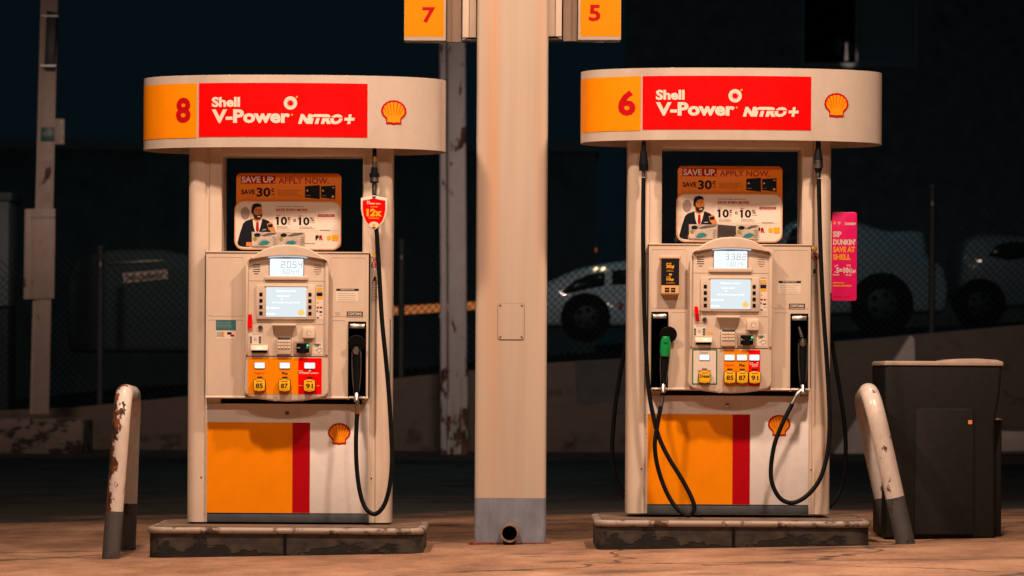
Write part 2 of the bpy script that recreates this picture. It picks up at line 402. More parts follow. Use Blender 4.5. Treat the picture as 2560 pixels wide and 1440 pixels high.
SEG = {'0': 'abcdef', '1': 'bc', '2': 'abged', '3': 'abgcd', '4': 'fgbc', '5': 'afgcd', '6': 'afgedc', '7': 'abc', '8': 'abcdefg', '9': 'abcdfg'}
def seven(mb, s, x0, x1, z0, z1, y, m, th):
    n = len(s.replace('.', '')); w_ = (x1 - x0) / n; i = 0
    for ch in s:
        if ch == '.':
            mb.rect(x0 + i * w_ - w_ * .2, x0 + i * w_ - w_ * .2 + th * 1.2, z0, z0 + th * 1.2, y, m); continue
        a = x0 + i * w_; b = a + w_ * .62; zm = (z0 + z1) / 2; g = th * .35; sh = (z1 - z0) * .06
        for q in SEG[ch]:
            if q == 'a': mb.rect(a + g + sh, b - g + sh, z1 - th, z1, y, m)
            if q == 'g': mb.rect(a + g + sh / 2, b - g + sh / 2, zm - th / 2, zm + th / 2, y, m)
            if q == 'd': mb.rect(a + g, b - g, z0, z0 + th, y, m)
            if q in 'bcef':
                xx = b - th if q in 'bc' else a
                lo, hi = (zm + g, z1 - g) if q in 'bf' else (z0 + g, zm - g)
                k = sh if q in 'bf' else 0; k0 = sh / 2 if q in 'bf' else 0; k1 = sh if q in 'bf' else sh / 2
                mb.poly([(xx + k0, lo), (xx + th + k0, lo), (xx + th + k1, hi), (xx + k1, hi)], y, m)
        i += 1
def lines(mb, x0, x1, z0, z1, n, y, m, fill=.45, rag=.25):
    """rows of print too small to read"""
    h = (z1 - z0) / n
    for i in range(n):
        x = x0; zz = z1 - h * (i + .5); xe = x1 - random.random() * rag * (x1 - x0)
        while x < xe:
            l = random.uniform(.06, .16) * (x1 - x0); mb.rect(x, min(x + l, xe), zz - h * fill / 2, zz + h * fill / 2, y, m); x += l + .025 * (x1 - x0)
def shell(cx, cz, w_, h_):
    """outline of a scallop emblem (x,z) and its rib lines"""
    out = []
    for i in range(25):
        a = R(-22 + 224 * i / 24); rr = 1.0 if i in (0, 24) else 1.0 + .018 * math.cos(i * math.pi)
        out.append((cx + w_ / 2 * math.cos(a) * rr, cz + h_ * .06 + h_ * .44 * math.sin(a) * rr))
    out += [(cx - w_ * .30, cz - h_ * .28), (cx - w_ * .30, cz - h_ * .47), (cx - w_ * .1, cz - h_ * .47), (cx, cz - h_ * .5), (cx + w_ * .1, cz - h_ * .47), (cx + w_ * .30, cz - h_ * .47), (cx + w_ * .30, cz - h_ * .28)]
    return out
def emblem(mb, cx, cz, w_, h_, yf, step, red=NUMRED, yel=EMBY):
    y0 = yf if callable(yf) else (lambda x: yf)
    mb.poly(shell(cx, cz, w_, h_), y0, red)
    mb.poly(shell(cx, cz + h_ * .004, w_ * .84, h_ * .84), lambda x: y0(x) - step, yel)
    for a in (-66, -44, -22, 0, 22, 44, 66):
        aa = R(90 + a); bx, bz = cx - math.sin(R(a)) * w_ * .17, cz - h_ * .24
        ex, ez = cx + math.cos(aa) * w_ * .425, cz + h_ * .06 + math.sin(aa) * h_ * .375
        bx, bz = bx + (ex - bx) * .22, bz + (ez - bz) * .22
        dx, dz = ez - bz, -(ex - bx); l = math.hypot(dx, dz); dx, dz = dx / l * w_ * .013, dz / l * w_ * .013
        mb.poly([(bx - dx * .25, bz - dz * .25), (bx + dx * .25, bz + dz * .25), (ex + dx, ez + dz), (ex - dx, ez - dz)], lambda x: y0(x) - 2 * step, red)

def canopy_sign(t, f, number):
    yc = .25; n_ = 2.4
    xa = f.x(360, 280, yc); xb = f.x(1115, 280, yc); xc = (xa + xb) / 2; a = (xb - xa) / 2; b = .335
    z0 = f.z(368, yc - b); z1 = f.z(187, yc - b)
    def fy(x, off=0.):
        u = min(1, abs((x - xc) / a)); return yc - b * max(0., 1 - u ** n_) ** (1 / n_) - off
    def loop(k, m=96):
        pts = []
        for i in range(m):
            an = 2 * math.pi * i / m; c, s = math.cos(an), math.sin(an)
            pts.append((xc + (a - k) * math.copysign(abs(c) ** (2 / n_), c), yc + (b - k) * math.copysign(abs(s) ** (2 / n_), s)))
        return pts
    A, B = loop(0), loop(.009); m = len(A); mb = MB()
    vs = [(x, y, z0) for x, y in A] + [(x, y, z1) for x, y in A] + [(x, y, z0) for x, y in B] + [(x, y, z1) for x, y in B]
    fs = []
    for i in range(m):
        j = (i + 1) % m
        fs += [(i, j, m + j, m + i), (2 * m + j, 2 * m + i, 3 * m + i, 3 * m + j), (m + i, m + j, 3 * m + j, 3 * m + i), (j, i, 2 * m + i, 2 * m + j)]
    mb.add(vs, fs, SIGNW)
    C = loop(.012)
    mb.add([(x, y, z0 + .045) for x, y in C], [tuple(reversed(range(m)))], SIGNW); mb.add([(x, y, z1 - .03) for x, y in C], [tuple(range(m))], SIGNW)
    for px in (570, 862): mb.box(f.x(px) - .008, f.x(px) + .008, yc - .27, yc - .25, z1 - .01, z1 + .006, SIGNW, .003)
    band = mb.build('canopy_sign', t, ang=25)
    def strip(x0, x1, za, zb, off, mt, k=24):
        q = MB(); vs = []; fs = []
        for i in range(k + 1):
            u = i / k; x = x0 + (x1 - x0) * (u ** 1 if x0 > xa + .1 else u ** 2); vs += [(x, fy(x, off), za), (x, fy(x, off), zb)]
        for i in range(k): fs.append((2 * i, 2 * i + 2, 2 * i + 3, 2 * i + 1))
        q.add(vs, fs, mt); return q
    # orange number panel
    x0, x1, za, zb = f.r(363, 211, 494, 347, .0)
    q = strip(xa + .0006, x1, za, zb, .0025, ORANGE, 40)
    nx0, nx1, nz0, nz1 = f.r(440, 246, 478, 309)
    if number == '6': nx0, nx1 = nx0 - .004, nx1 + .007
    q.text(number, nx0, nx1, nz0, nz1, lambda x: fy(x, .0045), NUMRED, .035)
    q.build('number_panel', band)
    # red panel with the lettering
    x0, x1, za, zb = f.r(499, 211, 920, 345)
    q = strip(x0, x1, za, zb, .0025, RED)
    Y = lambda x: fy(x, .0045)
    q.text('Shell', *f.r(532, 246, 603, 271), Y, PRW, .040)
    q.text('V-Power', *f.r(532, 277, 728, 311), Y, PRW, .042)
    # slanted lettering with a cut through its upper third
    x0, x1, za, zb = f.r(748, 288, 862, 313)
    q.text('NiTRO', x0, x1, za, zb, Y, PRW, .072, .28)
    zc_ = f.z(297); q.poly([(f.x(781), zc_ - .0022), (f.x(858), zc_ - .0022), (f.x(858), zc_ + .0022), (f.x(781), zc_ + .0022)], lambda x: fy(x, .006), RED)
    px0, px1, pz0, pz1 = f.r(863, 288, 888, 312); cx, cz = (px0 + px1) / 2, (pz0 + pz1) / 2; th = .0075; k = .004
    q.poly([(px0 - k * .3, cz - th), (px1 - k * .3, cz - th), (px1 + k * .3, cz + th), (px0 + k * .3, cz + th)], Y, PRW)
    q.poly([(cx - th - k, pz0), (cx + th - k, pz0), (cx + th + k, pz1), (cx - th + k, pz1)], Y, PRW)
    # round burst mark
    cx, cz = f.x(729, 261), f.z(261); r = .035
    q.disc(cx, cz, r, Y, PRW, n=32)
    q.disc(cx, cz, r * .32, lambda x: fy(x, .006), RED, n=20)
    for i in range(14):
        an = 2 * math.pi * i / 14; dx, dz = math.cos(an), math.sin(an); tx, tz = -dz, dx
        q.poly([(cx + dx * r * .28 - tx * r * .07, cz + dz * r * .28 - tz * r * .07), (cx + dx * r * .28 + tx * r * .07, cz + dz * r * .28 + tz * r * .07), (cx + dx * r * .62 + tx * r * .12, cz + dz * r * .62 + tz * r * .12)], lambda x: fy(x, .006), RED)
    q.disc(f.x(745, 246), f.z(246), .0055, Y, GOLD, n=12); q.disc(f.x(733, 290), f.z(290), .005, Y, GOLD, n=12)
    q.build('name_panel', band)
    q = MB(); emblem(q, f.x(985, 281), f.z(281), .132, .130, lambda x: fy(x, .003), .0013); q.build('emblem', band)
    return z0

def post(t, f, xi0, xi1, side):
    """aluminium column with a rounded outer corner and a shallow channel; side -1 left, +1 right"""
    x0, x1 = min(xi0, xi1), max(xi0, xi1); y0, y1 = .098, .402; r = .055; w_ = x1 - x0
    pts = []
    def arc(cx, cy, a0, a1, rr, n=7):
        for i in range(n + 1):
            a = R(a0 + (a1 - a0) * i / n); pts.append((cx + rr * math.cos(a), cy + rr * math.sin(a)))
    # built for the left post (outer side = x0), mirrored for the right one
    g0, g1 = x0 + w_ * .50, x0 + w_ * .62
    arc(x0 + r, y0 + r, 180, 270, r)
    pts += [(g0, y0), (g0 + .010, y0 + .014), (g1, y0 + .014), (g1 + .006, y0 + .003), (x1 - .006, y0 + .003), (x1, y0 + .010), (x1, y1 - .01), (x1 - .006, y1 - .003)]
    arc(x0 + r, y1 - r, 90, 180, r)
    if side > 0: pts = [(x0 + x1 - x, y) for x, y in reversed(pts)]
    mb = MB(); mb.prism(pts, .0, f.z(366, .05), POSTP, 'z')
    zz = f.z(1196)
    xx = f.x(500) if side < 0 else f.x(928)
    mb.disc(xx, zz, .0045, y0 - .0015, BLACK, n=10)
    if side < 0: mb.disc(f.x(505), f.z(405), .004, y0 - .0015, BLACK, n=10)
    return mb.build('post', t)

def coupling(hose, f, px, kind):
    """swivel and breakaway at the top of a hose, hanging under the canopy sign"""
    y = -.005; x = f.x(px, 430, y); mb = MB()
    def seg(z0, z1, r0, r1, m): mb.tube([(x, y, f.z(z0, y)), (x, y, f.z(z1, y))], [r0, r1], m, 16)
    if kind == 'pump8':
        for a in ((366, 390, .011, .011, BLACK), (390, 404, .0135, .0135, BRASS), (404, 417, .012, .012, DSTEEL), (417, 432, .017, .019, BLACK), (432, 442, .0265, .0265, BLACK), (442, 453, .024, .024, STEEL), (453, 456, .025, .022, BLACK), (456, 468, .013, .013, DSTEEL), (468, 484, .0125, .0125, STEEL)): seg(*a)
    elif kind == 'lean':
        for a in ((366, 374, .011, .011, RED2), (374, 398, .012, .014, BLACK), (398, 430, .018, .025, BLACK), (430, 447, .026, .024, BLACK), (447, 462, .011, .011, STEEL)): seg(*a)
    else:
        for a in ((366, 390, .013, .013, BLACK), (390, 418, .016, .026, BLACK), (418, 427, .025, .025, DSTEEL), (427, 438, .0265, .0265, STEEL), (438, 450, .022, .014, BLACK), (450, 462, .014, .014, DSTEEL)): seg(*a)
    mb.build('breakaway_coupling', hose)

def nozzle(t, f, px, colour, splash, lean=0., spout=False):
    """hand nozzle hung in its holster: splash guard, grip body, lever guard, swivel"""
    mb = MB(); y = -.012
    X = lambda p, q: f.x(p + lean * (q - 990) / -130., q, y)
    top = 862
    grip = MATS['nozzle_green'] if colour == 'green' else BLACK
    pts = [(X(px, q), y - .018 + .0 * q, f.z(q, y)) for q in (866, 880, 905, 940, 985)]
    mb.tube(pts, [.020, .027, .025, .019, .015], BLACK, 14)
    if colour == 'green':
        mb.tube([(X(px, q), y - .026, f.z(q, y)) for q in (862, 874, 900, 912)], [.018, .027, .029, .024], grip, 14)
    # lever guard
    for s in (-1, 1):
        mb.tube([(X(px, 878) + s * .021, y - .03, f.z(878, y)), (X(px, 900) + s * .023, y - .034, f.z(900, y)), (X(px, 945) + s * .020, y - .030, f.z(945, y)), (X(px, 978) + s * .012, y - .02, f.z(978, y))], .0035, DSTEEL, 8, k=4)
    # cap of the valve
    mb.tube([(X(px, 866), y - .052, f.z(866, y)), (X(px, 872), y - .048, f.z(874, y)), (X(px, 882), y - .03, f.z(884, y))], [.008, .015, .013], STEEL if colour != 'green' else grip, 12)
    mb.disc(X(px, 878), f.z(877, y), .010, y - .0535, STEEL, n=14)
    if splash:
        c = Vector((X(px, 858) + (.012 if lean else 0), y - .022, f.z(858, y))); d = Vector((0, -.93, -.36)).normalized()
        mb.tube([c - d * .012, c - d * .004, c + d * .004], [.030, .047, .045], RUBBER, 26)
        mb.tube([(X(px, 840), y + .004, f.z(850, y)), (X(px, 838), y + .006, f.z(838, y))], [.010, .008], BRASS, 12)
    if spout:
        b0 = Vector((X(px - 1, 860), y - .012, f.z(862, y))); b1 = Vector((X(px - 9, 836), y - .004, f.z(836, y)))
        for i in range(7):
            a = b0.lerp(b1, i / 7.); c = b0.lerp(b1, (i + .62) / 7.); mb.tube([a, c], .0105 - i * .0006, STEEL, 12)
        mb.tube([b0, b1], .0065, DSTEEL, 10)
    # swivel at the bottom
    mb.tube([(X(px, 982), y - .018, f.z(980, y)), (X(px, 988) + .0, y - .03, f.z(990, y)), (X(px, 992), y - .04, f.z(1002, y))], [.011, .014, .0125], STEEL, 12)
    mb.tube([(X(px, 984) - .012, y - .02, f.z(982, y)), (X(px, 984) + .006, y - .024, f.z(976, y))], .0075, DSTEEL, 10)
    return mb.build('nozzle', t)

def holster(door, f, a, b, c, d):
    """black recess with a metal hood"""
    x0, x1, z0, z1 = f.r(a, b, c, d); mb = MB()
    o = rrect(x0, x1, z0, z1, .018); ii = rrect(x0 + .004, x1 - .004, z0 + .004, z1 - .004, .015); n = len(o)
    yf = -.006
    mb.add([(p[0], yf, p[1]) for p in o] + [(p[0], yf, p[1]) for p in ii] + [(p[0], .05, p[1]) for p in ii] + [(p[0], .002, p[1]) for p in o],
           [(i, (i + 1) % n, n + (i + 1) % n, n + i) for i in range(n)] + [(n + i, n + (i + 1) % n, 2 * n + (i + 1) % n, 2 * n + i) for i in range(n)] + [((i + 1) % n, i, 3 * n + i, 3 * n + (i + 1) % n) for i in range(n)] + [tuple(range(2 * n, 3 * n))], BLACK)
    zb = f.z(b + 17)
    mb.prism([(-.005, z1 - .012), (-.010, zb), (.03, zb - .002), (.03, z1 - .008)], x0 + .008, x1 - .008, STEEL, 'x', bev=.003)
    return mb.build('holster', door)

def console(t, f, pump6):
    yb = -.058                                   # face of the console
    out = []
    for px, py in ((622, 668), (622, 652), (632, 643), (650, 631), (672, 620), (695, 614), (720, 612), (745, 614), (768, 620), (790, 631), (808, 643), (819, 652), (821, 668), (821, 800), (822, 890), (823, 972), (821, 984), (812, 992), (785, 998), (755, 1002), (718, 1004), (682, 1002), (650, 998), (624, 992), (613, 984), (611, 972), (616, 890), (620, 800)):
        out.append((f.x(px, py), f.z(py)))
    mb = MB(); mb.prism(out, yb, .01, CREAM, 'y', bev=.010, seg=3)
    # hood over the price display
    up = [(622, 650.5), (632, 644), (650, 632), (672, 621), (695, 615), (720, 613), (745, 615), (768, 621), (790, 632), (808, 644), (819, 650.5)]
    lo = [(622, 652.5), (632, 650), (650, 646.5), (672, 643.2), (695, 641.2), (720, 640.4), (745, 641.2), (768, 643.2), (790, 646.5), (808, 650), (819, 652.5)]
    vs = []; n = len(up); cz = f.z(640)
    for k_, (yy, e) in enumerate(((yb + .004, 0), (yb - .024, 0), (yb - .030, .006))):
        for a, b_ in up: vs.append((f.x(a), yy, f.z(b_) - e))
        for a, b_ in lo: vs.append((f.x(a), yy, f.z(b_) + min(e, .5 * e)))
    fs = []
    for i in range(n - 1):
        for k_ in (0, 1):
            p, q_ = k_ * 2 * n, (k_ + 1) * 2 * n
            fs += [(p + i, q_ + i, q_ + i + 1, p + i + 1), (p + n + i, p + n + i + 1, q_ + n + i + 1, q_ + n + i)]
        p = 4 * n; fs.append((p + i, p + n + i, p + n + i + 1, p + i + 1))
    mb.add(vs, fs, CREAM)
    # cheeks either side of the display bay
    for a, b in ((611.5, 622), (814, 823)):
        x0, x1, z0, z1 = f.r(a + (5 if a < 700 else 0), 655, b, 888); mb.box(x0, x1, yb - .010, yb + .004, z0, z1, CREAM, .004)
    # seams and printed marks
    def seam(a, b, py, m=TAUPE, h=.0016):
        mb.rect(f.x(a), f.x(b), f.z(py) - h / 2, f.z(py) + h / 2, yb - .0012, m)
    seam(622, 814, 703); seam(622, 682, 808); seam(742, 812, 811); 
    seam(620, 812, 891, GAPB, .0035)
    x0, x1, z0, z1 = f.r(664, 691, 772, 701); mb.box(x0, x1, yb - .012, yb + .002, z0, z1, CREAM, .004)
    # vent slots
    for k in range(5):
        for a, b, m in ((633, 651, BLACK), (785, 803, TAUPE)):
            ins = 4 if k == 4 else 0
            mb.rect(f.x(a + ins), f.x(b - ins), f.z(663 + 5.6 * k) - .0017, f.z(663 + 5.6 * k) + .0017, yb - .0012, m)
    mb.text('$', f.x(671.5), f.x(676.5), f.z(664), f.z(655), yb - .0013, INK, .03)
    c = mb.build('console', t)
    q = MB(); up = [(672, 643.4), (695, 641.4), (720, 640.6), (745, 641.4), (768, 643.4)]  # emissive strip imitating the display's reflection under the hood
    q.prism([(f.x(a), f.z(b_)) for a, b_ in up] + [(f.x(a), f.z(b_ + 2.6)) for a, b_ in reversed(up)], yb - .022, yb + .001, emit('lcd_reflection_glow', (.85, .92, 1.0), .55), 'y'); q.build('lcd_reflection_glow', c)
    # ---- price display
    q = MB(); x0, x1, z0, z1 = f.r(677, 648, 760, 692); q.box(x0 - .004, x1 + .004, yb - .006, yb + .002, z0 - .004, z1 + .004, TAUPE, .002)
    q.poly(rrect(x0, x1, z0, z1, .006), yb - .0075, LCD)
    a, b_ = ('33.82', '13.014') if pump6 else ('20.54', '6.044')
    xx = f.r(705, 655, 762, 670); seven(q, a, xx[0], xx[1], xx[2], xx[3], yb - .0085, SEGM, .0022)
    xx = f.r(706 if pump6 else 709, 675, 752, 686); seven(q, b_, xx[0], xx[1], xx[2], xx[3], yb - .0085, SEGL, .0018)
    q.text('This Sale', *f.r(708, 644.5, 728, 647.5), yb - .0066, INK, .02); q.text('Gallons', *f.r(709, 692.5, 727, 695.5), yb - .0066, INK, .02)
    q.build('price_display', c)
    # ---- card screen with side keys
    q = MB(); x0, x1, z0, z1 = f.r(643, 714, 790, 799); q.box(x0, x1, yb - .014, yb + .002, z0, z1, CREAM, .004)
    x0, x1, z0, z1 = f.r(664, 716, 771, 794); q.box(x0, x1, yb - .0155, yb - .010, z1 - .010, z1, TAUPE, .001)
    for a in ((651, 660), (773, 782)):
        for k in range(4):
            x0, x1, z0, z1 = f.r(a[0], 732.5 + 15.7 * k, a[1] - 1, 741.5 + 15.7 * k); q.box(x0, x1, yb - .017, yb - .012, z0, z1, BLACK, .0015)
    q.build('screen_bezel', c)
    q = MB(); x0, x1, z0, z1 = f.r(668, 719, 768, 793); q.box(x0, x1, yb - .0165, yb - .012, z0, z1, SCREEN)
    ys = yb - .0175
    q.text('Welcome to Shell', *f.r(692, 726, 742, 731), ys, SCRTXT, .03); q.text('Insert card', *f.r(696, 738, 727, 743), ys, SCRTXT, .03)
    q.text('or', *f.r(704, 747, 710, 750), ys, SCRTXT, .03); q.text('Lift handle to pay inside', *f.r(684, 755, 752, 760), ys, SCRTXT, .03)
    q.text('■ Rewards', *f.r(669, 768, 701, 773), ys, SCRTXT, .03); q.text('■ Debit', *f.r(669, 783, 691, 788), ys, SCRTXT, .03)
    q.disc(f.x(754), f.z(782), .017, ys, SCRORG, n=18); q.rect(f.x(760), f.x(764.5), f.z(785), f.z(781), ys - .0005, SCRORG)
    q.build('screen', c)
    # ---- card logos sticker
    q = MB(); x0, x1, z0, z1 = f.r(791, 712, 809, 799); q.rect(x0, x1, z0, z1, yb - .0012, PALE); ys = yb - .0022
    q.rect(*f.r(793, 719, 808, 727), ys, GOLD); q.rect(*f.r(793, 727, 808, 732), ys, GREYL); q.rect(*f.r(793, 732, 808, 741), ys, INK)
    q.rect(*f.r(794, 741, 808, 748), ys, GOLD); q.rect(*f.r(793, 713, 808, 716), ys, GREYL)
    q.rect(*f.r(793, 755, 798, 759), ys, GOLD); q.rect(*f.r(793, 767, 799, 771), ys, RED2); q.rect(*f.r(801, 767, 807, 771), ys, RED2)
    q.rect(*f.r(793, 776, 797, 780), ys, TEAL); q.rect(*f.r(800, 778, 807, 782), ys, INK); q.rect(*f.r(793, 793, 799, 796), ys, INK); q.rect(*f.r(801, 787, 807, 789), ys, GREYL)
    q.build('card_sticker', c)
    # ---- lock, instruction plate, receipt slot
    q = MB(); cx, cz = f.x(653), f.z(820); q.tube([(cx, yb + .002, cz), (cx, yb - .009, cz), (cx, yb - .012, cz)], [.0125, .0125, .010], DSTEEL, 18)
    q.rect(cx - .001, cx + .001, cz - .005, cz + .005, yb - .0135, BLACK); q.build('lock', c)
    q = MB(); x0, x1, z0, z1 = f.r(626, 832, 656, 862); q.rect(x0, x1, z0, z1, yb - .0012, PALE); ys = yb - .0022
    for k in range(4):
        q.rect(*f.r(627, 842 + 4.6 * k, 632, 845 + 4.6 * k), ys, INK); q.rect(*f.r(649, 842 + 4.6 * k, 655, 845 + 4.6 * k), ys, INK)
    q.text('INSTRUCTIONS', *f.r(633, 834, 654, 837), ys, GREYL, .02); lines(q, *f.r(637, 845, 645, 853), 3, ys, GREYL)
    q.build('instruction_plate', c)
    q = MB(); x0, x1, z0, z1 = f.r(630, 863, 672, 877)
    q.prism([(yb + .002, z1), (yb - .016, z1 - .004), (yb - .030, z0 + .003), (yb - .028, z0), (yb - .006, z0 + .004), (yb + .002, z0 + .004)], x0, x1, KEYM, 'x', bev=.002)
    x0, x1, z0, z1 = f.r(632, 877, 670, 888); q.box(x0, x1, yb - .004, yb + .001, z0 + .012, z1, GAPB, .001); q.build('receipt_slot', c)
    if pump6: 
        q = MB(); q.text('XXX', *f.r(658, 850, 675, 857), yb - .0015, GOLD, .02); q.build('sticker', c)
    # ---- PIN pad under its shroud
    q = MB(); xa, xb_ = f.x(685, 830), f.x(740, 830); xc0, xc1 = f.x(694, 845), f.x(731, 845); za, zb = f.z(815), f.z(845)
    # walls of the sunk shroud: top ledge, sloping sides
    yo = yb - .030; yi = yb - .002
    q.add([(xa, yo, za), (xb_, yo, za), (xc1, yi, zb), (xc0, yi, zb), (xa, yi, za), (xb_, yi, za)], [(3, 2, 1, 0), (0, 1, 5, 4), (0, 4, 3), (1, 2, 5)], TAUPE)
    q.box(xa - .004, xb_ + .004, yo - .001, yb + .001, za, za + .006, CREAM, .002)
    x0, x1, z0, z1 = f.r(694, 845, 730, 886); q.box(x0, x1, yb - .020, yb + .001, z0, z1, CREAM, .004)
    x0, x1, z0, z1 = f.r(697, 843, 729, 849); q.box(x0, x1, yb - .022, yb - .018, z0, z1, DSTEEL, .001)
    q.build('pin_pad', c)
    q = MB()
    for i in range(4):
        for j in range(3):
            x0, x1, z0, z1 = f.r(697.5 + 8 * i, 851 + 7.6 * j, 703.5 + 8 * i, 856.5 + 7.6 * j); q.box(x0, x1, yb - .026, yb - .019, z0, z1, KEYM, .0018, 1)
    q.build('keypad_keys', c)
    # ---- contactless reader and card slot
    q = MB(); x0, x1, z0, z1 = f.r(759, 818, 789, 846); q.prism(rrect(x0, x1, z0, z1, .008), yb - .024, yb + .002, KEYM, 'y', bev=.004)
    q.poly([(f.x(770), f.z(838)), (f.x(779), f.z(838)), (f.x(777), f.z(826)), (f.x(772), f.z(826))], yb - .0252, PALE)
    q.tube([(f.x(771), yb - .025, f.z(836)), (f.x(769), yb - .025, f.z(830)), (f.x(774), yb - .025, f.z(826)), (f.x(780), yb - .025, f.z(831))], .0011, TAUPE, 5, k=3)
    q.build('contactless_reader', c)
    q = MB(); x0, x1, z0, z1 = f.r(736, 853, 781, 886); q.box(x0, x1, yb - .008, yb + .001, z0, z1, TAUPE, .002)
    x0, x1, z0, z1 = f.r(743, 858, 775, 882); q.box(x0, x1, yb - .010, yb - .004, z0, z1, GAPB, .002)
    q.prism([(f.x(746), f.z(858)), (f.x(773), f.z(858)), (f.x(763), f.z(869)), (f.x(768), f.z(883)), (f.x(748), f.z(883)), (f.x(755), f.z(869))], yb - .026, yb - .008, BLACK, 'y', bev=.002)
    for a, b_ in ((744, 755), (764, 773)): x0, x1, z0, z1 = f.r(a, 868, b_, 871.5); q.box(x0, x1, yb - .014, yb - .009, z0, z1, STEEL, .001)
    q.build('card_slot', c)
    q = MB(); q.poly(rrect(*f.r(769, 861.5, 774, 866), .0035), yb - .0275, LED); q.build('status_light', c)
    q = MB(); x0, x1, z0, z1 = f.r(785, 855, 808, 885); q.rect(x0, x1, z0, z1, yb - .0012, PALE); ys = yb - .0022
    q.text('INSERT', *f.r(788, 859, 804, 864), ys, INK, .03); lines(q, *f.r(788, 864, 800, 867), 1, ys, INK)
    q.tube([(f.x(789), ys, f.z(877)), (f.x(795), ys, f.z(872)), (f.x(805), ys, f.z(870)), (f.x(804), ys, f.z(878)), (f.x(797), ys, f.z(880)), (f.x(794), ys, f.z(874))], .0012, GREYL, 5, k=3)
    q.build('card_diagram', c)
    # ---- red seal
    q = MB()
    if pump6:
        q.prism([(f.x(626.5), f.z(787)), (f.x(636), f.z(787)), (f.x(638), f.z(806)), (f.x(628.5), f.z(806))], yb - .0125, yb - .0115, RED, 'y')
        q.prism([(f.x(628.6), f.z(806)), (f.x(638), f.z(806)), (f.x(639.8), f.z(824)), (f.x(630.2), f.z(824))], yb - .0125, yb - .0115, RED2, 'y')
    else:
        x0, x1, z0, z1 = f.r(623, 787, 633, 806); q.rect(x0, x1, z0, z1, yb - .0118, RED); lines(q, x0 + .004, x1 - .004, z0 + .01, z1 - .005, 6, yb - .0124, DKRED)
        x0, x1, z0, z1 = f.r(622, 804, 633, 823); q.rect(x0, x1, z0, z1, yb - .0128, RED)
    q.build('seal_tape', c)
    # ---- grade selectors
    def grade(a, b, c0, mt, name, num, cx, pw, word=None, wm=INK, top=895, bottom=985):
        q = MB(); x0, x1, z0, z1 = f.r(a, top, b, bottom); ys = yb - .0022
        if name == 'diesel':
            q.rect(x0, x1, z0, z1, yb - .0012, GREEN); e = .0062; q.rect(x0 + e, x1 - e, z0 + e, z1 - e, ys, PALE)
            q.text('Diesel', *f.r(cx - 12, 899.5, cx + 10, 904.5), ys - .0008, GREYL, .02)
            q.rect(*f.r(cx - 17, 945, cx + 17, 948.5), ys - .0008, PINKP)
        else:
            q.poly(rrect(x0, x1, z0, z1, .001 if mt is ORANGE else .004), yb - .0012, mt)
        zb0 = f.z(943); q.box(f.x(cx - 6), f.x(cx + 7), yb - .004, yb, zb0 - .002, zb0 + .0025, BLACK, .001)
        if word == 'vp':
            if b - a > 50:
                q.text('V-Power', *f.r(cx - 27, 929, cx, 934.5), ys, PRW, .045); q.text('NiTRO+', *f.r(cx + 2, 931, cx + 22, 934.5), ys, PRW, .045); q.text('Shell', *f.r(cx - 27, 925.5, cx - 18, 928), ys, PRW, .03)
                q.disc(f.x(cx), f.z(926.5), .005, ys, PRW, n=10)
                q.rect(*f.r(cx - 30, 963, cx - 16, 964.2), ys, GOLD); q.rect(*f.r(cx + 16, 963, cx + 25, 964.2), ys, GOLD)
            else:
                q.text('Shell', *f.r(cx - 12, 925.5, cx - 4, 928), ys, PRW, .03); q.text('V-Power', *f.r(cx - 12, 929, cx + 10, 933), ys, PRW, .045); q.text('NiTRO+', *f.r(cx - 6, 934, cx + 9, 937), ys, PRW, .045); q.disc(f.x(cx + 8), f.z(926.5), .004, ys, PRW, n=10)
        elif word: 
            wd = 13 if word == 'Regular' else 7
            q.text(word, *f.r(cx - wd, 929.5, cx + wd, 936.5), ys, wm, .03)
        pn = q.build('grade_panel', c)
        q = MB(); x0, x1, z0, z1 = f.r(cx - pw, 907, cx + pw, 921); q.prism(rrect(x0 - .002, x1 + .002, z0 - .002, z1 + .002, .006), yb - .005, yb, TAUPE, 'y'); q.poly(rrect(x0, x1, z0, z1, .005), yb - .006, LCD)
        q.build('price_window', c)
        # push button
        q = MB(); x0, x1, z0, z1 = f.r(cx - 14.5, 948, cx + 14.5, 979)
        pts = []
        for i in range(9):
            u = i / 8; pts.append((x0 + (x1 - x0) * u, z0 + .004 - .006 * math.sin(math.pi * u)))
        pts += [(x1 + .0015, (z0 + z1) / 2)]
        for i in range(9):
            u = 1 - i / 8; pts.append((x0 + (x1 - x0) * u, z1 - .004 + .006 * math.sin(math.pi * u)))
        pts += [(x0 - .0015, (z0 + z1) / 2)]
        q.prism(pts, yb - .028, yb + .001, BLACK, 'y', bev=.003)
        xm, zm = (x0 + x1) / 2, (z0 + z1) / 2
        inn = [(xm + (p[0] - xm) * .92, zm + (p[1] - zm) * .92) for p in pts]
        q.prism(inn, yb - .0305, yb - .027, YELLOW, 'y', bev=.0015)
        yt = yb - .0315; hw = .020 if num != 'Diesel' else .028
        hz = .0125 if num != 'Diesel' else .009
        q.text(num, xm - hw * .93, xm + hw * .93, zm - hz - .002 + (.008 if num == 'Diesel' else 0), zm + hz - .002 + (.008 if num == 'Diesel' else 0), yt, INK, .022)
        q.rect(xm - .02, xm + .02, z1 - .0095, z1 - .0078, yt, DKY); q.rect(xm - .016, xm + .016, z1 - .0128, z1 - .0112, yt, DKY)
        for k in range(4): q.rect(xm - .016 + k * .009, xm - .012 + k * .009, z0 + .006, z0 + .008, yt, DKY)
        q.build('grade_button', c)
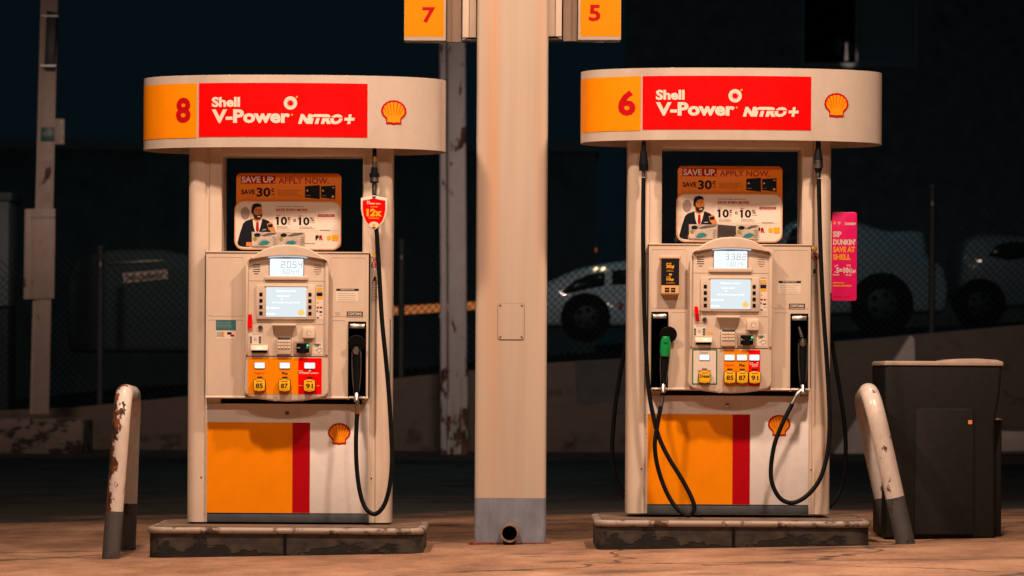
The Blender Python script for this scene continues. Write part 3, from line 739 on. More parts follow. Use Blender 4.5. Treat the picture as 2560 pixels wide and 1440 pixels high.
    if not pump6:
        grade(622, 685, 0, ORANGE, 'g', '85', 651.5, 12.5, 'Regular', REGM); grade(685, 747, 0, ORANGE, 'g', '87', 714, 12.5, 'Plus'); grade(747, 806, 0, RED, 'g', '91', 776, 13, 'vp')
    else:
        grade(622.5, 685, 0, None, 'diesel', 'Diesel', 653, 12.5, top=894, bottom=982)
        grade(701, 732, 0, ORANGE, 'g', '85', 716, 12.5, 'Regular', REGM); grade(732.3, 763.5, 0, ORANGE, 'g', '87', 747, 12.5, 'Plus'); grade(763.8, 792.5, 0, RED, 'g', '91', 778, 12.5, 'vp')
    q = MB(); cx, cz = f.x(691), f.z(997); q.tube([(cx + .011 * math.cos(2 * math.pi * i / 16), yb - .001, cz + .011 * math.sin(2 * math.pi * i / 16)) for i in range(17)], .0012, CREAM, 6, caps=False)
    q.build('embossed_ring', c)
PINKP = mat('print_salmon', (.75, .33, .20), .5, var=.03)
DKY = mat('print_brown', (.35, .15, .01), .5, var=.03)
REGM = mat('print_orange_red', (.80, .13, .004), .5, var=.03)

def door(t, f, pump6):
    mb = MB(); x0, x1, z0, z1 = f.r(514.5, 632, 921, 1004, 0)
    zt, zb = f.z(632), f.z(993)
    hol = [(870, 803, 915, 999)] + ([(521, 800, 564, 998)] if pump6 else [])
    # front skin made of butted panels around the holster openings
    cuts = sorted([(f.x(h[0], 900), f.x(h[2], 900), f.z(h[3]), f.z(h[1])) for h in hol])
    xs = x0
    def panel(a, b, c, d): mb.box(a, b, 0, .10, c, d, CREAM)
    for (a, b, c, d) in cuts:
        panel(xs, a, zb, zt); panel(a, b, d, zt); panel(a, b, zb, c); mb.box(a, b, .05, .10, c, d, GAPB); xs = b
    panel(xs, x1, zb, zt)
    # rolled top edge and lower lip
    mb.box(x0 - .002, x1 + .002, -.006, .10, zt - .001, zt + .006, CREAM, .003)
    mb.prism([(-.004, zb + .006), (-.008, zb - .003), (.004, zb - .009), (.05, zb - .009), (.05, zb - .001), (.0, zb - .001)], x0, x1, CREAM, 'x')
    mb.box(x0 - .004, x0 - .001, .0, .1, zb, zt, GAPB); mb.box(x1 + .001, x1 + .004, .0, .1, zb, zt, GAPB)
    # pressed outlines of the two side panels
    def outline(a, b, c, d):
        q = rrect(*f.r(a, b, c, d), .014); q3 = [(p[0], -.0006, p[1]) for p in q]; mb.tube(q3 + [q3[0]], .0013, CREAM, 5, caps=False)
    for a, c in ((520, 610), (826, 916)):
        outline(a, 643, c, 790)
    for a, c in ((520, 610), (826, 866)): outline(a, 800, c, 990) if not (pump6 and a < 600) else outline(570, 800, 610, 990)
    d = mb.build('upper_door', t)
    q = MB()
    q.rect(*f.r(841, 721, 897, 726), -.0012, INK); q.text('IMPORTANT NOTICE', *f.r(851, 722, 886, 725), -.002, PRW, .03)
    q.rect(*f.r(840, 728, 896, 753), -.0010, PALE); lines(q, *f.r(845, 730, 891, 751), 4, -.0018, GREYL, .22); q.build('notice_sticker', d)
    q = MB(); q.rect(*f.r(867, 778, 907, 792), -.0012, INK); q.text('CONTAINS', *f.r(869.5, 780, 904, 787), -.002, PRW, .03); q.text('UP TO 10% ETHANOL', *f.r(870, 788.5, 904, 791.2), -.002, PRW, .02); q.build('ethanol_sticker', d)
    q = MB(); lines(q, *f.r(838, 779, 853, 791), 4, -.0012, GREYL, .3, .5); q.build('seal_sticker', d)
    if not pump6:
        q = MB(); q.rect(*f.r(540, 801, 590, 826), -.0012, TEAL); lines(q, *f.r(543, 806, 586, 820), 4, -.002, GREYL, .22)
        q.rect(*f.r(540, 829, 588, 848), -.0010, PALE); q.rect(*f.r(542, 831, 557, 842), -.002, GREYL); q.rect(*f.r(556, 831, 562, 843), -.002, GOLD); q.rect(*f.r(568, 831, 579, 837), -.002, INK); q.rect(*f.r(576, 837, 586, 842), -.002, RED2)
        q.build('payment_sticker', d)
    for h in hol: holster(d, f, *h)
    return d

def lower_cabinet(t, f, pump6):
    y0 = .092; mb = MB(); x0, x1, z0, z1 = f.r(513, 1010, 920, 1285)
    mb.box(x0, x1, y0, .436, z0, z1, WHITE, .003)
    mb.box(x0 - .001, x1 + .001, y0 + .02, .43, z1, f.z(990), GAPB)
    c = mb.build('lower_cabinet', t)
    q = MB(); q.rect(x0 + .001, f.x(728, 1170), z0 + .002, f.z(1057), y0 - .0015, ORANGE); q.build('orange_panel', c)
    q = MB(); q.rect(f.x(728, 1170), f.x(772, 1170), z0 + .002, f.z(1057), y0 - .0015, RED2); q.build('red_stripe', c)
    q = MB(); emblem(q, f.x(846, 1085), f.z(1085), .120, .116, y0 - .0015, .0012); q.build('emblem', c)
    q = MB(); cx, cz = f.x(715, 1034), f.z(1034); q.tube([(cx, y0 + .002, cz), (cx, y0 - .005, cz), (cx, y0 - .007, cz)], [.011, .011, .008], STEEL if pump6 else DSTEEL, 16); q.build('lock', c)
    q = MB(); x0, x1, z0, z1 = f.r(513, 1286, 920, 1307); q.box(x0, x1, y0 + .003, .43, 0, z1, GREYP, .003); q.build('kick_plate', t)

o8 = P(723, 1308, Y8); o6 = P(1829, 1286.5, Y6)
def fuel_pump(number, ox, oz, Y0, dx, dy, label):
    pump6 = number == '6'
    t = thing('fuel_pump', (ox, Y0, oz), label, 'fuel pump', 'fuel pumps on the forecourt')
    f = Frame(o8.x, o8.z, Y8, 0, 0); fr = Frame(ox, oz, Y0, 0, 0)
    canopy_sign(t, f, number)
    post(t, f, f.x(468, 850, .1), f.x(551, 850, .06), -1); post(t, f, f.x(904, 850, .06), f.x(979, 850, .1), 1)
    mb = MB(); x0, x1, z0, z1 = f.r(550, 366, 905, 384); mb.box(x0, x1, .105, .40, z0, z1 + .02, POSTP, .002); mb.build('crossbeam', t)
    lower_cabinet(t, f, pump6); door(t, f, pump6); console(t, f, pump6)
    # cabinet body behind the door (its top can be seen from above only)
    mb = MB(); x0, x1, z0, z1 = f.r(552, 640, 903, 995); mb.box(x0, x1, .101, .40, z0, z1, CREAM, .003); mb.build('cabinet_body', t)
    # warning decal beside the right post
    q = MB(); yb = .0955
    q.rect(*f.r(927, 633, 942, 639), yb, GOLD)
    cx, cz = f.x(936), f.z(657); q.tube([(cx + .017 * math.cos(2 * math.pi * i / 20), yb, cz + .019 * math.sin(2 * math.pi * i / 20)) for i in range(21)], .0022, RED2, 5, caps=False)
    q.poly([(cx - .013, cz + .009), (cx - .009, cz + .013), (cx + .013, cz - .009), (cx + .009, cz - .013)], yb - .001, RED2)
    q.rect(cx - .008, cx + .004, cz - .006, cz, yb, INK)
    lines(q, *f.r(928, 671, 944, 686), 5, yb, GREYL, .35); q.poly([(f.x(929), f.z(700)), (f.x(932), f.z(688)), (f.x(938), f.z(691)), (f.x(936), f.z(698)), (f.x(942), f.z(700))], yb, INK)
    lines(q, *f.r(928, 703, 944, 752), 13, yb, INK if not pump6 else GREYL, .32); q.build('warning_decal', t)
    # ---- hoses
    if not pump6:
        h = MB(); pts = [(936, 484, -.005), (938, 530, -.016), (943, 600, -.022), (949, 700, -.028), (955, 800, -.034), (964, 890, -.04), (972, 980, -.046), (978, 1080, -.06), (980, 1150, -.075), (974, 1215, -.085), (960, 1262, -.09), (938, 1284, -.09), (916, 1272, -.085), (901, 1235, -.075), (892, 1170, -.065), (890, 1100, -.06), (893, 1032, -.052)]
        h.tube([f.p(*p) for p in pts], .0118, RUBBER, 12, k=6); ho = h.build('fuel_hose', t); coupling(ho, f, 936, 'pump8')
        q = MB(); q.tube([f.p(893, 1034, -.052), f.p(893, 1018, -.052)], .0125, BRASS, 12); q.tube([f.p(893, 1018, -.052), f.p(893, 1000, -.05)], .0105, STEEL, 12); q.build('hose_ferrule', ho)
        nozzle(t, f, 892, 'black', True)
        # curved white flag of the far side of the pump, seen edge on
        q = MB(); zt, zb = f.z(531, .4), f.z(606, .4); xx = f.x(550, 560, .4)
        q.prism([(xx, zt), (xx + .030, zt - .001), (xx + .036, zt - .012), (xx + .037, zt - .05), (xx + .030, zt - .10), (xx + .012, zb + .012), (xx, zb)], .33, .40, POSTP, 'y', bev=.004); q.build('side_flag', t)
        q = MB(); q.box(f.x(976, 890, .3), f.x(979.6, 890, .3), .12, .30, f.z(985, .2), f.z(797, .2), TEAL, .002); q.build('side_decal', t)
    else:
        D6 = 1107
        g = lambda a: [fr.p(x, y, z) for x, y, z in a]
        h = MB(); h.tube(g([(1609, 440, -.005), (1608, 520, -.012), (1608, 620, -.018), (1610, 740, -.022), (1614, 850, -.026), (1621, 960, -.034), (1632, 1030, -.045), (1648, 1090, -.06), (1672, 1140, -.08), (1703, 1190, -.10), (1727, 1235, -.12), (1736, 1265, -.13), (1722, 1284, -.13), (1694, 1268, -.115), (1666, 1225, -.095), (1645, 1165, -.08), (1637, 1110, -.075), (1643, 1060, -.065), (1652, 1012, -.056)]), .0118, RUBBER, 12, k=6)
        ho = h.build('fuel_hose', t); coupling(ho, f, 1609 - D6, 'lean')
        q = MB(); q.tube(g([(1651, 1016, -.056), (1655, 998, -.052), (1656, 984, -.05)]), .0115, DSTEEL, 12); q.build('hose_ferrule', ho)
        n1 = nozzle(t, f, 1657 - D6, 'green', True, lean=7)
        n1['label'] = 'green diesel nozzle with black splash guard'
        h = MB(); h.tube(g([(2047, 440, -.005), (2049, 540, -.012), (2053, 660, -.018), (2059, 780, -.024), (2066, 880, -.03), (2072, 980, -.04), (2074, 1060, -.055), (2068, 1130, -.07), (2050, 1190, -.085), (2020, 1230, -.095), (1985, 1250, -.10), (1955, 1243, -.10), (1935, 1215, -.095), (1927, 1175, -.085), (1935, 1110, -.075), (1955, 1055, -.065), (1981, 1003, -.056)]), .0118, RUBBER, 12, k=6)
        ho = h.build('fuel_hose', t); coupling(ho, f, 2047 - D6, 'straight')
        q = MB(); q.tube(g([(1980, 1004, -.056), (1990, 985, -.054), (1998, 975, -.05), (2006, 967, -.04)]), [.0115, .0105, .0135, .013], STEEL, 12, k=3); q.build('hose_ferrule', ho)
        n2 = nozzle(t, f, 2007 - D6, 'black', False, lean=0, spout=True)
        # hoses of the far side hanging behind the posts
        h = MB(); h.tube(g([(1588, 760, .50), (1572, 830, .50), (1556, 900, .51), (1541, 990, .52), (1532, 1080, .53), (1532, 1150, .53), (1545, 1205, .52), (1575, 1255, .50), (1610, 1275, .5), (1650, 1262, .5)]), .0118, RUBBER, 10, k=6); h.build('rear_hose', t)
        h = MB(); h.tube(g([(2068, 760, .50), (2080, 850, .50), (2093, 930, .51), (2107, 1020, .52), (2114, 1090, .53), (2112, 1160, .53), (2101, 1215, .52), (2083, 1250, .50), (2050, 1275, .5)]), .0118, RUBBER, 10, k=6); h.build('rear_hose', t)
    return t, f
P8, f8 = fuel_pump('8', o8.x, o8.z, Y8, 0, 0, 'fuel pump numbered 8 with one black hose and a red shield tag on it')
P6, f6 = fuel_pump('6', o6.x, o6.z, Y6, 1102, -21, 'fuel pump numbered 6 with two hoses, one ending in a green diesel nozzle')

# ---------------------------------------------------------------- cards, tags and boxes hung on the pumps
def promo_sign(f, ox, oz, Y0, label, pump6):
    dxp = 3.5 if pump6 else 0
    yl = .20
    t = thing('promotional_sign', (ox + f.x(720, 625, yl), Y0 + yl, oz + f.z(625, yl)), label, 'sign', 'promotional boards between the pump posts')
    bx, bz = f.x(720, 625, yl), f.z(625, yl)
    X = lambda px, py=530: f.x(px + dxp * 3, py, yl) - bx
    Z = lambda py: f.z(py, yl) - bz
    def r(a, b, c, d): m = (b + d) / 2; return X(a, m), X(c, m), Z(d), Z(b)
    q = MB(); q.prism(rrect(*r(590, 433, 853, 620), .025), .010, .018, BOARDO, 'y', bev=.002); y = .0085
    q.rect(*r(602, 440, 688, 459), y, RED2); q.text('SAVE UP.', *r(604, 441, 687, 457), y - .001, PRW, .03); q.text('APPLY NOW.', *r(696, 444, 822, 459), y, DKRED, .008)
    q.text('SAVE', *r(603, 474, 637, 486), y, INK, .03); q.text('30', *r(641, 469, 676, 492), y, INK, .03); q.text('c', *r(678, 471, 685, 480), y, INK, .03); lines(q, *r(678, 484, 688, 488), 1, y, INK, .5)
    lines(q, *r(694, 474, 756, 490), 4, y, DKY, .35)
    q.poly([(X(762), Z(465)), (X(799), Z(462)), (X(799), Z(497)), (X(762), Z(493))], y, SUIT); q.poly([(X(802), Z(465)), (X(838), Z(463)), (X(838), Z(497)), (X(802), Z(493))], y, SUIT)
    for a in (768, 807): q.disc(X(a), Z(476), .005, y - .001, PRW, n=10); lines(q, X(a - 3), X(a + 8), Z(490), Z(487), 1, y - .001, GREYL, .4)
    q.disc(X(832), Z(491), .007, y - .001, GOLD, n=12); q.rect(*r(830, 467, 836, 470), y - .001, GREYL)
    q.build('back_board', t)
    q = MB(); q.prism(rrect(*r(586, 503, 853, 625), .048), -.004, .004, BOARDF, 'y', bev=.003); y = -.0055
    q.poly(rrect(*r(589.5, 506, 850, 622), .044), y, BOARDW); y -= .001
    q.disc(X(613), Z(534), .024, y, SHADOWP, rz=.034, n=20)
    # printed man in a suit
    pp = lambda pts, d, m: q.poly([(X(a), Z(b)) for a, b in pts], y - d, m)
    pp([(594, 609), (600, 585), (608, 560), (615, 553), (630, 548), (660, 548), (672, 553), (684, 566), (688, 577), (684, 600), (640, 612), (622, 618), (606, 617), (597, 614)], .0005, SUIT)
    pp([(632, 550), (656, 549), (652, 566), (646, 585), (640, 585), (634, 566)], .001, PALE)
    pp([(641, 556), (647, 556), (648, 575), (644, 584), (640, 575)], .0015, DKRED)
    pp([(635, 540), (652, 540), (653, 550), (644, 556), (635, 551)], .0018, SKIN)
    hd = [(X(644.0) + .0265 * math.cos(a), Z(530) + .037 * math.sin(a)) for a in [2 * math.pi * i / 20 for i in range(20)]]; q.poly(hd, y - .0022, SKIN)
    pp([(634, 530), (638, 537), (646, 538), (655, 535), (656, 541), (650, 549), (643, 551), (637, 548), (634, 540)], .0026, BEARD)
    pp([(644, 541), (652, 540.5), (651, 543), (645, 543.5)], .003, PRW)
    pp([(629, 533), (629.5, 519), (633, 511.5), (643, 508.5), (652, 511), (655.5, 518), (650, 517), (640, 519), (635.5, 525), (633, 536)], .0028, SUIT)
    for a in (640.5, 649.5): pp([(a - 2.6, 524.5), (a + 2.8, 523.6), (a + 2.6, 525), (a - 2.6, 525.8)], .0028, BEARD); q.disc(X(a), Z(528.5), .0026, y - .003, SUIT, rz=.0016, n=8)
    pp([(645.5, 527), (648, 535), (644.5, 535.5)], .0030, DKSK)
    pp([(668, 560), (680, 556), (687, 570), (690, 582), (684, 588), (678, 580), (671, 572)], .0012, SKIN); pp([(670, 562), (682, 560), (682, 568), (671, 569)], .0018, SUIT); pp([(616, 606), (634, 606), (634, 617), (616, 616)], .0012, SKIN)
    pp([(656, 575), (666, 573.5), (666, 574.8), (656, 576)], .0012, PRW)
    if 1:
        q.text('AFTER THAT, SMALL CARDHOLDERS', *r(691, 515.5, 760, 518.2), y, GREYD, .02); q.text('SAVE EVEN MORE', *r(690, 521.5, 769, 528), y, RED2, .03)
        q.rect(*r(683, 532, 846, 576), y, BOARDL); y2 = y - .001
        q.text('Save', *r(691, 537, 701, 540), y2, RED2, .02); q.text('10', *r(692, 542, 718, 563), y2, INK, .035); one(q, X(692), Z(542), Z(542) - Z(563), y2, INK); one(q, X(749), Z(543), Z(543) - Z(563), y2, INK); q.text('c', *r(719.5, 543, 726, 551), y2, INK, .035); lines(q, *r(719, 553, 727, 562), 3, y2, GREYD, .3)
        q.tube([(X(737) + .0055 * math.cos(2 * math.pi * i / 12), y2, Z(551) + .006 * math.sin(2 * math.pi * i / 12)) for i in range(13)], .0016, INK, 5, caps=False)
        q.text('Save', *r(747, 538, 757, 541), y2, RED2, .02); q.text('10', *r(748, 543, 774, 563), y2, INK, .035); q.text('%', *r(775, 543, 786, 553), y2, INK, .01); lines(q, *r(776, 555, 790, 558), 1, y2, GREYD, .4)
        lines(q, *r(693, 565, 726, 574), 3, y2, GREYD, .3); lines(q, *r(749, 566, 787, 573), 2, y2, GREYD, .35)
        q.rect(*r(795, 535.5, 836, 541.5), y2, RED2); q.text('SCAN TO APPLY', *r(798, 537, 833, 540.2), y2 - .001, PRW, .02)
        lines(q, *r(801, 573, 833, 577), 1, y2, GREYD, .4)
        q.text('F', *r(789, 588, 797, 600), y2, SUIT, .06); q.text('R', *r(798.5, 588, 808, 600), y2, RED2, .06)
        q.disc(X(823), Z(594), .0122, y2, GOLD, n=16); q.rect(*r(830, 587, 846, 601), y2, GOLD)
        lines(q, *r(760, 606, 790, 611), 1, y2, GREYD, .3)
    q.build('front_board', t)
    # two torn sachets stuck over the print
    for i, (a, b) in enumerate(((630, 695), (696, 763)) if not pump6 else ((618, 690), (736, 793))):
        q = MB(); q.prism([(X(a), Z(580)), (X(b), Z(581)), (X(b - 1), Z(617)), (X(a + 1), Z(616))], -.0125, -.0095, SACHET, 'y'); yy = -.014
        q.disc(X(a + 14), Z(588), .0175, yy, SUIT, rz=.010, n=18); q.disc(X(a + 8), Z(598), .011, yy, LIME, rz=.012, n=14)
        q.poly([(X(a + 17), Z(612)), (X(a + 24), Z(604)), (X(a + 36), Z(601)), (X(a + 46), Z(606)), (X(a + 40), Z(611)), (X(a + 28), Z(614))], yy, TEALB)
        q.poly([(X(a + 22), Z(590)), (X(a + 40), Z(583)), (X(b - 3), Z(582)), (X(b - 6), Z(586)), (X(a + 34), Z(591))], yy, GREYD)
        lines(q, X(b - 12), X(b - 2), Z(614), Z(592), 5, yy, GREYD, .3)
        q.build('sachet_sticker', t)
    if pump6:
        q = MB(); q.poly([(X(676), Z(579)), (X(738), Z(584)), (X(742), Z(596)), (X(730), Z(612)), (X(690), Z(612)), (X(672), Z(600))], -.0115, DKST)
        q.build('torn_patch', t)
    return t
BOARDF = mat('board_front_rim', (.80, .42, .22), .45, var=.05)
CREAMP = mat('leaflet_cream', (.70, .42, .20), .45)
BOARDL = mat('board_inset', (.80, .68, .60), .45, var=.03)
SHADOWP = mat('print_shadow', (.34, .25, .23), .5, var=.05)
BEARD = mat('print_beard', (.05, .02, .012), .5, var=.1)
DKSK = mat('print_skin_dark', (.42, .14, .04), .5, var=.05)
GREYD = mat('print_dark_grey', (.14, .11, .10), .5, var=.1)
SACHET = mat('sachet_foil', (.55, .46, .40), .3, var=.25, scale=30)
TEALB = mat('print_turquoise', (.03, .22, .25), .4, var=.2)
DKST = mat('glue_residue', (.05, .038, .032), .6, var=.6, scale=60, stretch=(.4, 1, 3))
promo_sign(f8, o8.x, o8.z, Y8, 'orange and white savings board showing a man in a suit, between posts of pump 8', False)
promo_sign(f8, o6.x, o6.z, Y6, 'orange and white savings board with dark torn patch, between posts of pump 6', True)

# shield tag on the hose of pump 8
yl = -.042
c0 = P(935, 532, Y8 + yl)
S = (Y8 + yl + DC) / F
def shield(k, dz=0):
    pts = []
    for a, b in ((0, 44), (14, 40), (33, 37), (33, 10), (30, -6), (24, -22), (12, -36), (0, -44), (-12, -36), (-24, -22), (-30, -6), (-33, 10), (-33, 37), (-14, 40)): pts.append((a * k * S, (b * k + dz) * S))
    return pts
q = MB(); q.prism(shield(1), 0, .006, PRW, 'y', bev=.002); q.poly(shield(.86, -1), -.0015, RED)
q.poly([(-13 * S, -29 * S), (-8 * S, -24 * S), (0, -22 * S), (8 * S, -24 * S), (13 * S, -29 * S), (6 * S, -38 * S), (0, -42 * S), (-6 * S, -38 * S)], -.0022, PRW)
q.disc(0, -31 * S, 4.2 * S, -.003, GOLD, n=14)
q.text('V-Power', -18 * S, 2 * S, 21 * S, 26 * S, -.0025, PRW, .045); q.text('NiTRO+', 4 * S, 17 * S, 21 * S, 24 * S, -.0025, PRW, .045); q.text('Shell', -18 * S, -11 * S, 27 * S, 30 * S, -.0025, PRW, .045)
q.text('CLEANS', -9 * S, 9 * S, 13.5 * S, 16.5 * S, -.0025, GOLD, .03); one(q, -17.5 * S, 10 * S, 19 * S, -.0025, GOLD); q.text('12x', -18.5 * S, 20 * S, -9 * S, 10 * S, -.0025, GOLD, .055); q.text('PERFORMANCE', -13 * S, 13 * S, -15 * S, -12 * S, -.0025, GOLD, .03)
q.prism([(-5 * S, 41 * S), (5 * S, 41 * S), (2 * S, 37 * S), (-2 * S, 37 * S)], -.003, .001, BLACK, 'y'); q.prism([(-5 * S, -36 * S), (5 * S, -36 * S), (0, -40 * S)], -.004, .001, BLACK, 'y')
q.box(-3 * S, 14 * S, .006, .012, -38 * S, -34 * S, BLACK, .001)
o = q.build('hose_tag', None, c0); tag(o, 'red and white shield shaped tag reading 12x hanging on a pump hose', 'tag')

# leaflet holder on the left of pump 6
c0 = P(1674, 738, Y6); S = (Y6 + DC) / F
t = thing('leaflet_holder', c0, 'small leaflet holder with black card of orange print on the door of pump 6', 'leaflet holder')
q = MB(); q.prism(rrect(-23 * S, 23 * S, 0, 94 * S, .006), -.050, .0, BROWNB, 'y', bev=.004); q.box(-26 * S, 26 * S, -.006, 0, 90 * S, 99 * S, CREAM, .002); q.build('holder', t)
q = MB(); q.rect(-22 * S, 22 * S, 4 * S, 24 * S, -.0515, CREAMP); q.rect(-22 * S, 22 * S, 24 * S, 91 * S, -.0515, SUIT); ys = -.0525
q.text('SAVE', -10 * S, 3 * S, 76 * S, 80 * S, ys, GOLD, .03); q.text('30¢', -10 * S, 10 * S, 65 * S, 75 * S, ys, GOLD, .04); lines(q, -9 * S, 10 * S, 58 * S, 63 * S, 2, ys, GOLD, .3); q.rect(-3 * S, 4 * S, 49 * S, 53 * S, ys, GOLD)
q.text('SAVE', -9 * S, 1 * S, 43 * S, 46.5 * S, ys, GOLD, .03); q.text('10¢', -9 * S, 9 * S, 34 * S, 42 * S, ys, GOLD, .04); lines(q, -9 * S, 12 * S, 28 * S, 32 * S, 2, ys, GOLD, .3)
for a in (-13, 2): q.rect(a * S, (a + 11) * S, 7 * S, 18 * S, ys, SUIT); q.rect((a + 1) * S, (a + 9) * S, 12 * S, 13.2 * S, ys - .001, GOLD)
q.build('leaflet', t)

# magenta board on the right post of pump 6
c0 = P(2111, 752, Y6 + .30); S = (Y6 + .30 + DC) / F
t = thing('advertising_board', c0, 'magenta advertising board with white and orange lettering beside right post of pump 6', 'sign')
q = MB(); q.prism(rrect(-32 * S, 30.5 * S, 0, 222 * S, .014), 0, .012, PINK, 'y', bev=.002); q.box(-42 * S, -30 * S, .012, .020, 20 * S, 200 * S, POSTP, .002)
y = -.0015; X0 = -29 * S
def tl(s, a, b, c, d, m, off=.03): q.text(s, a * S, b * S, c * S, d * S, y, m, off)
q.disc(-25.5 * S, 194 * S, 2.8 * S, y, GOLD, rz=4 * S, n=14); q.rect(-17 * S, -11 * S, 193 * S, 197 * S, y, PRW); q.rect(-16 * S, -12 * S, 190 * S, 191 * S, y, PRW)
tl("DUNKIN'", 0, 27, 189, 196, PRW, .055); tl('SIP', -29, -8.5, 159, 173.5, PRW, .042); tl("DUNKIN'", -29, 27, 139.5, 154, PRW, .042)
tl('SAVE AT', -29, 26, 121, 135.5, GOLD, .042); tl('SHELL', -29, 15, 102, 116.5, GOLD, .042)
tl('SAVE', 5, 15, 86.5, 90.5, PRW, .04); tl('5=10', -21, 10, 69, 83.5, PRW, .045); tl('c', 10.5, 18.5, 70, 81, PRW, .045); q.rect(13.6 * S, 15.4 * S, 67.5 * S, 84 * S, y, PRW); tl('/gal', 19, 27.5, 69, 79, PRW, .04)
for k in range(4): q.rect((-25 + 2.2 * k) * S, (-23.8 + 2.2 * k) * S, (84 + k) * S, (88 + k) * S, y, PRW)
q.rect(-26 * S, -20 * S, 71 * S, 73 * S, y, PRW); tl('POINTS', -29, -13, 63, 66.5, PRW, .04); tl('PER GAL.', 3, 18, 62.5, 66, PRW, .04)
tl('LEARN MORE AT', -29, -1, 42.5, 46.5, GOLD, .045); tl('DUNKIN REWARDS', -29, 17, 35.5, 39.5, GOLD, .045); lines(q, -28 * S, 20 * S, 8 * S, 12 * S, 1, y, RED2, .2)
q.build('board', t)

# ---------------------------------------------------------------- canopy column with its pump number flags

def column_mat():
    m, t, b = nodes('column_paint'); L = t.links.new; N = t.nodes.new
    tc = N('ShaderNodeTexCoord')
    def ns(scale, st, det=5):
        mp = N('ShaderNodeMapping'); mp.inputs['Scale'].default_value = st; L(tc.outputs['Object'], mp.inputs[0])
        n = N('ShaderNodeTexNoise'); n.inputs['Scale'].default_value = scale; n.inputs['Detail'].default_value = det; L(mp.outputs[0], n.inputs['Vector']); return n.outputs[0]
    a = ns(9, (1, 1, .035)); c = ns(38, (1, 1, .03), 3); d = ns(5, (1, 1, 1))
    cr = N('ShaderNodeValToRGB'); e = cr.color_ramp.elements; e[0].position = .34; e[0].color = (.45, .36, .29, 1); e[1].position = .6; e[1].color = (.515, .435, .37, 1); L(a, cr.inputs[0])
    # rust streak that runs down the left of the face
    sp = N('ShaderNodeSeparateXYZ'); L(tc.outputs['Object'], sp.inputs[0])
    def bump_at(x, wd, amt):
        s1 = N('ShaderNodeMath'); s1.operation = 'SUBTRACT'; s1.inputs[1].default_value = x; L(sp.outputs['X'], s1.inputs[0])
        s2 = N('ShaderNodeMath'); s2.operation = 'ABSOLUTE'; L(s1.outputs[0], s2.inputs[0])
        mr = N('ShaderNodeMapRange'); mr.inputs['From Min'].default_value = 0; mr.inputs['From Max'].default_value = wd; mr.inputs['To Min'].default_value = amt; mr.inputs['To Max'].default_value = 0
        L(s2.outputs[0], mr.inputs[0]); return mr.outputs[0]
    f1 = bump_at(-.098, .045, .75); f2 = bump_at(-.142, .03, .35); f3 = bump_at(.155, .05, .35); f4 = bump_at(.03, .06, .12)
    s = f1
    for o in (f2, f3, f4):
        ad = N('ShaderNodeMath'); ad.operation = 'ADD'; L(s, ad.inputs[0]); L(o, ad.inputs[1]); s = ad.outputs[0]
    zr = N('ShaderNodeMapRange'); zr.inputs['From Min'].default_value = .2; zr.inputs['From Max'].default_value = 2.2; zr.inputs['To Min'].default_value = .25; L(sp.outputs['Z'], zr.inputs[0])
    mu = N('ShaderNodeMath'); mu.operation = 'MULTIPLY'; L(s, mu.inputs[0]); L(c, mu.inputs[1])
    mu2 = N('ShaderNodeMath'); mu2.operation = 'MULTIPLY'; L(mu.outputs[0], mu2.inputs[0]); L(zr.outputs[0], mu2.inputs[1])
    mx = N('ShaderNodeMix'); mx.data_type = 'RGBA'; mx.inputs[7].default_value = (.70, .26, .06, 1); L(mu2.outputs[0], mx.inputs[0]); L(cr.outputs[0], mx.inputs[6])
    # faint scuffs
    sm = N('ShaderNodeMapRange'); sm.inputs['From Min'].default_value = .66; sm.inputs['From Max'].default_value = .74; sm.inputs['To Max'].default_value = .35; L(d, sm.inputs[0])
    m2 = N('ShaderNodeMix'); m2.data_type = 'RGBA'; m2.inputs[7].default_value = (.50, .36, .27, 1); L(sm.outputs[0], m2.inputs[0]); L(mx.outputs[2], m2.inputs[6])
    L(m2.outputs[2], b.inputs['Base Color']); b.inputs['Roughness'].default_value = .42
    return m
COLP = column_mat()
BAND = mat('column_grey_band', (.21, .235, .30), .55, var=.22, scale=10, stretch=(1, 1, .5))
YC = .86
cb = P(1275, 1361, YC); zc = zg(0, YC)
xl, xr = P(1186.5, 1200, YC).x - cb.x, P(1365.5, 1200, YC).x - cb.x
t = thing('canopy_column', (cb.x, YC, zc), 'broad cream steel column with grey painted foot and rust streaks between the pumps', 'column')
zband = P(1275, 1245, YC).z - zc; D_ = .40
q = MB(); q.prism(rrect(xl, xr, 0, D_, .022, 5), zband, 3.75, COLP, 'z'); q.build('shaft', t)
q = MB(); q.prism(rrect(xl - .001, xr + .001, -.001, D_ + .001, .023, 5), -.05, zband, BAND, 'z'); q.build('painted_foot', t)
q = MB(); a = P(1245, 848, YC); b_ = P(1310, 759, YC)
x0, x1, z0, z1 = a.x - cb.x, b_.x - cb.x, a.z - zc, b_.z - zc
q.prism(rrect(x0 - .003, x1 + .003, z0 - .003, z1 + .003, .014), -.003, .001, TAUPE, 'y'); q.prism(rrect(x0, x1, z0, z1, .012), -.006, .001, COLP, 'y')
for xx in (x0 + .012, x1 - .012):
    for zz in (z0 + .012, z1 - .012): q.disc(xx, zz, .006, -.0075, MATS['dark_steel'], n=10)
q.build('access_panel', t)
q = MB(); pp_ = P(1274, 1333, YC - .12); px_, pz_ = pp_.x - cb.x, pp_.z - zc; r1, r0 = .050, .041; n = 28; vs = []; fs = []
for (rr, yy) in ((r1, .0), (r1, -.14), (r0, -.14), (r0, -.01)):
    vs += [(px_ + rr * math.cos(2 * math.pi * i / n), yy, pz_ + rr * math.sin(2 * math.pi * i / n)) for i in range(n)]
for k in range(3):
    for i in range(n): fs.append((k * n + i, (k + 1) * n + i, (k + 1) * n + (i + 1) % n, k * n + (i + 1) % n))
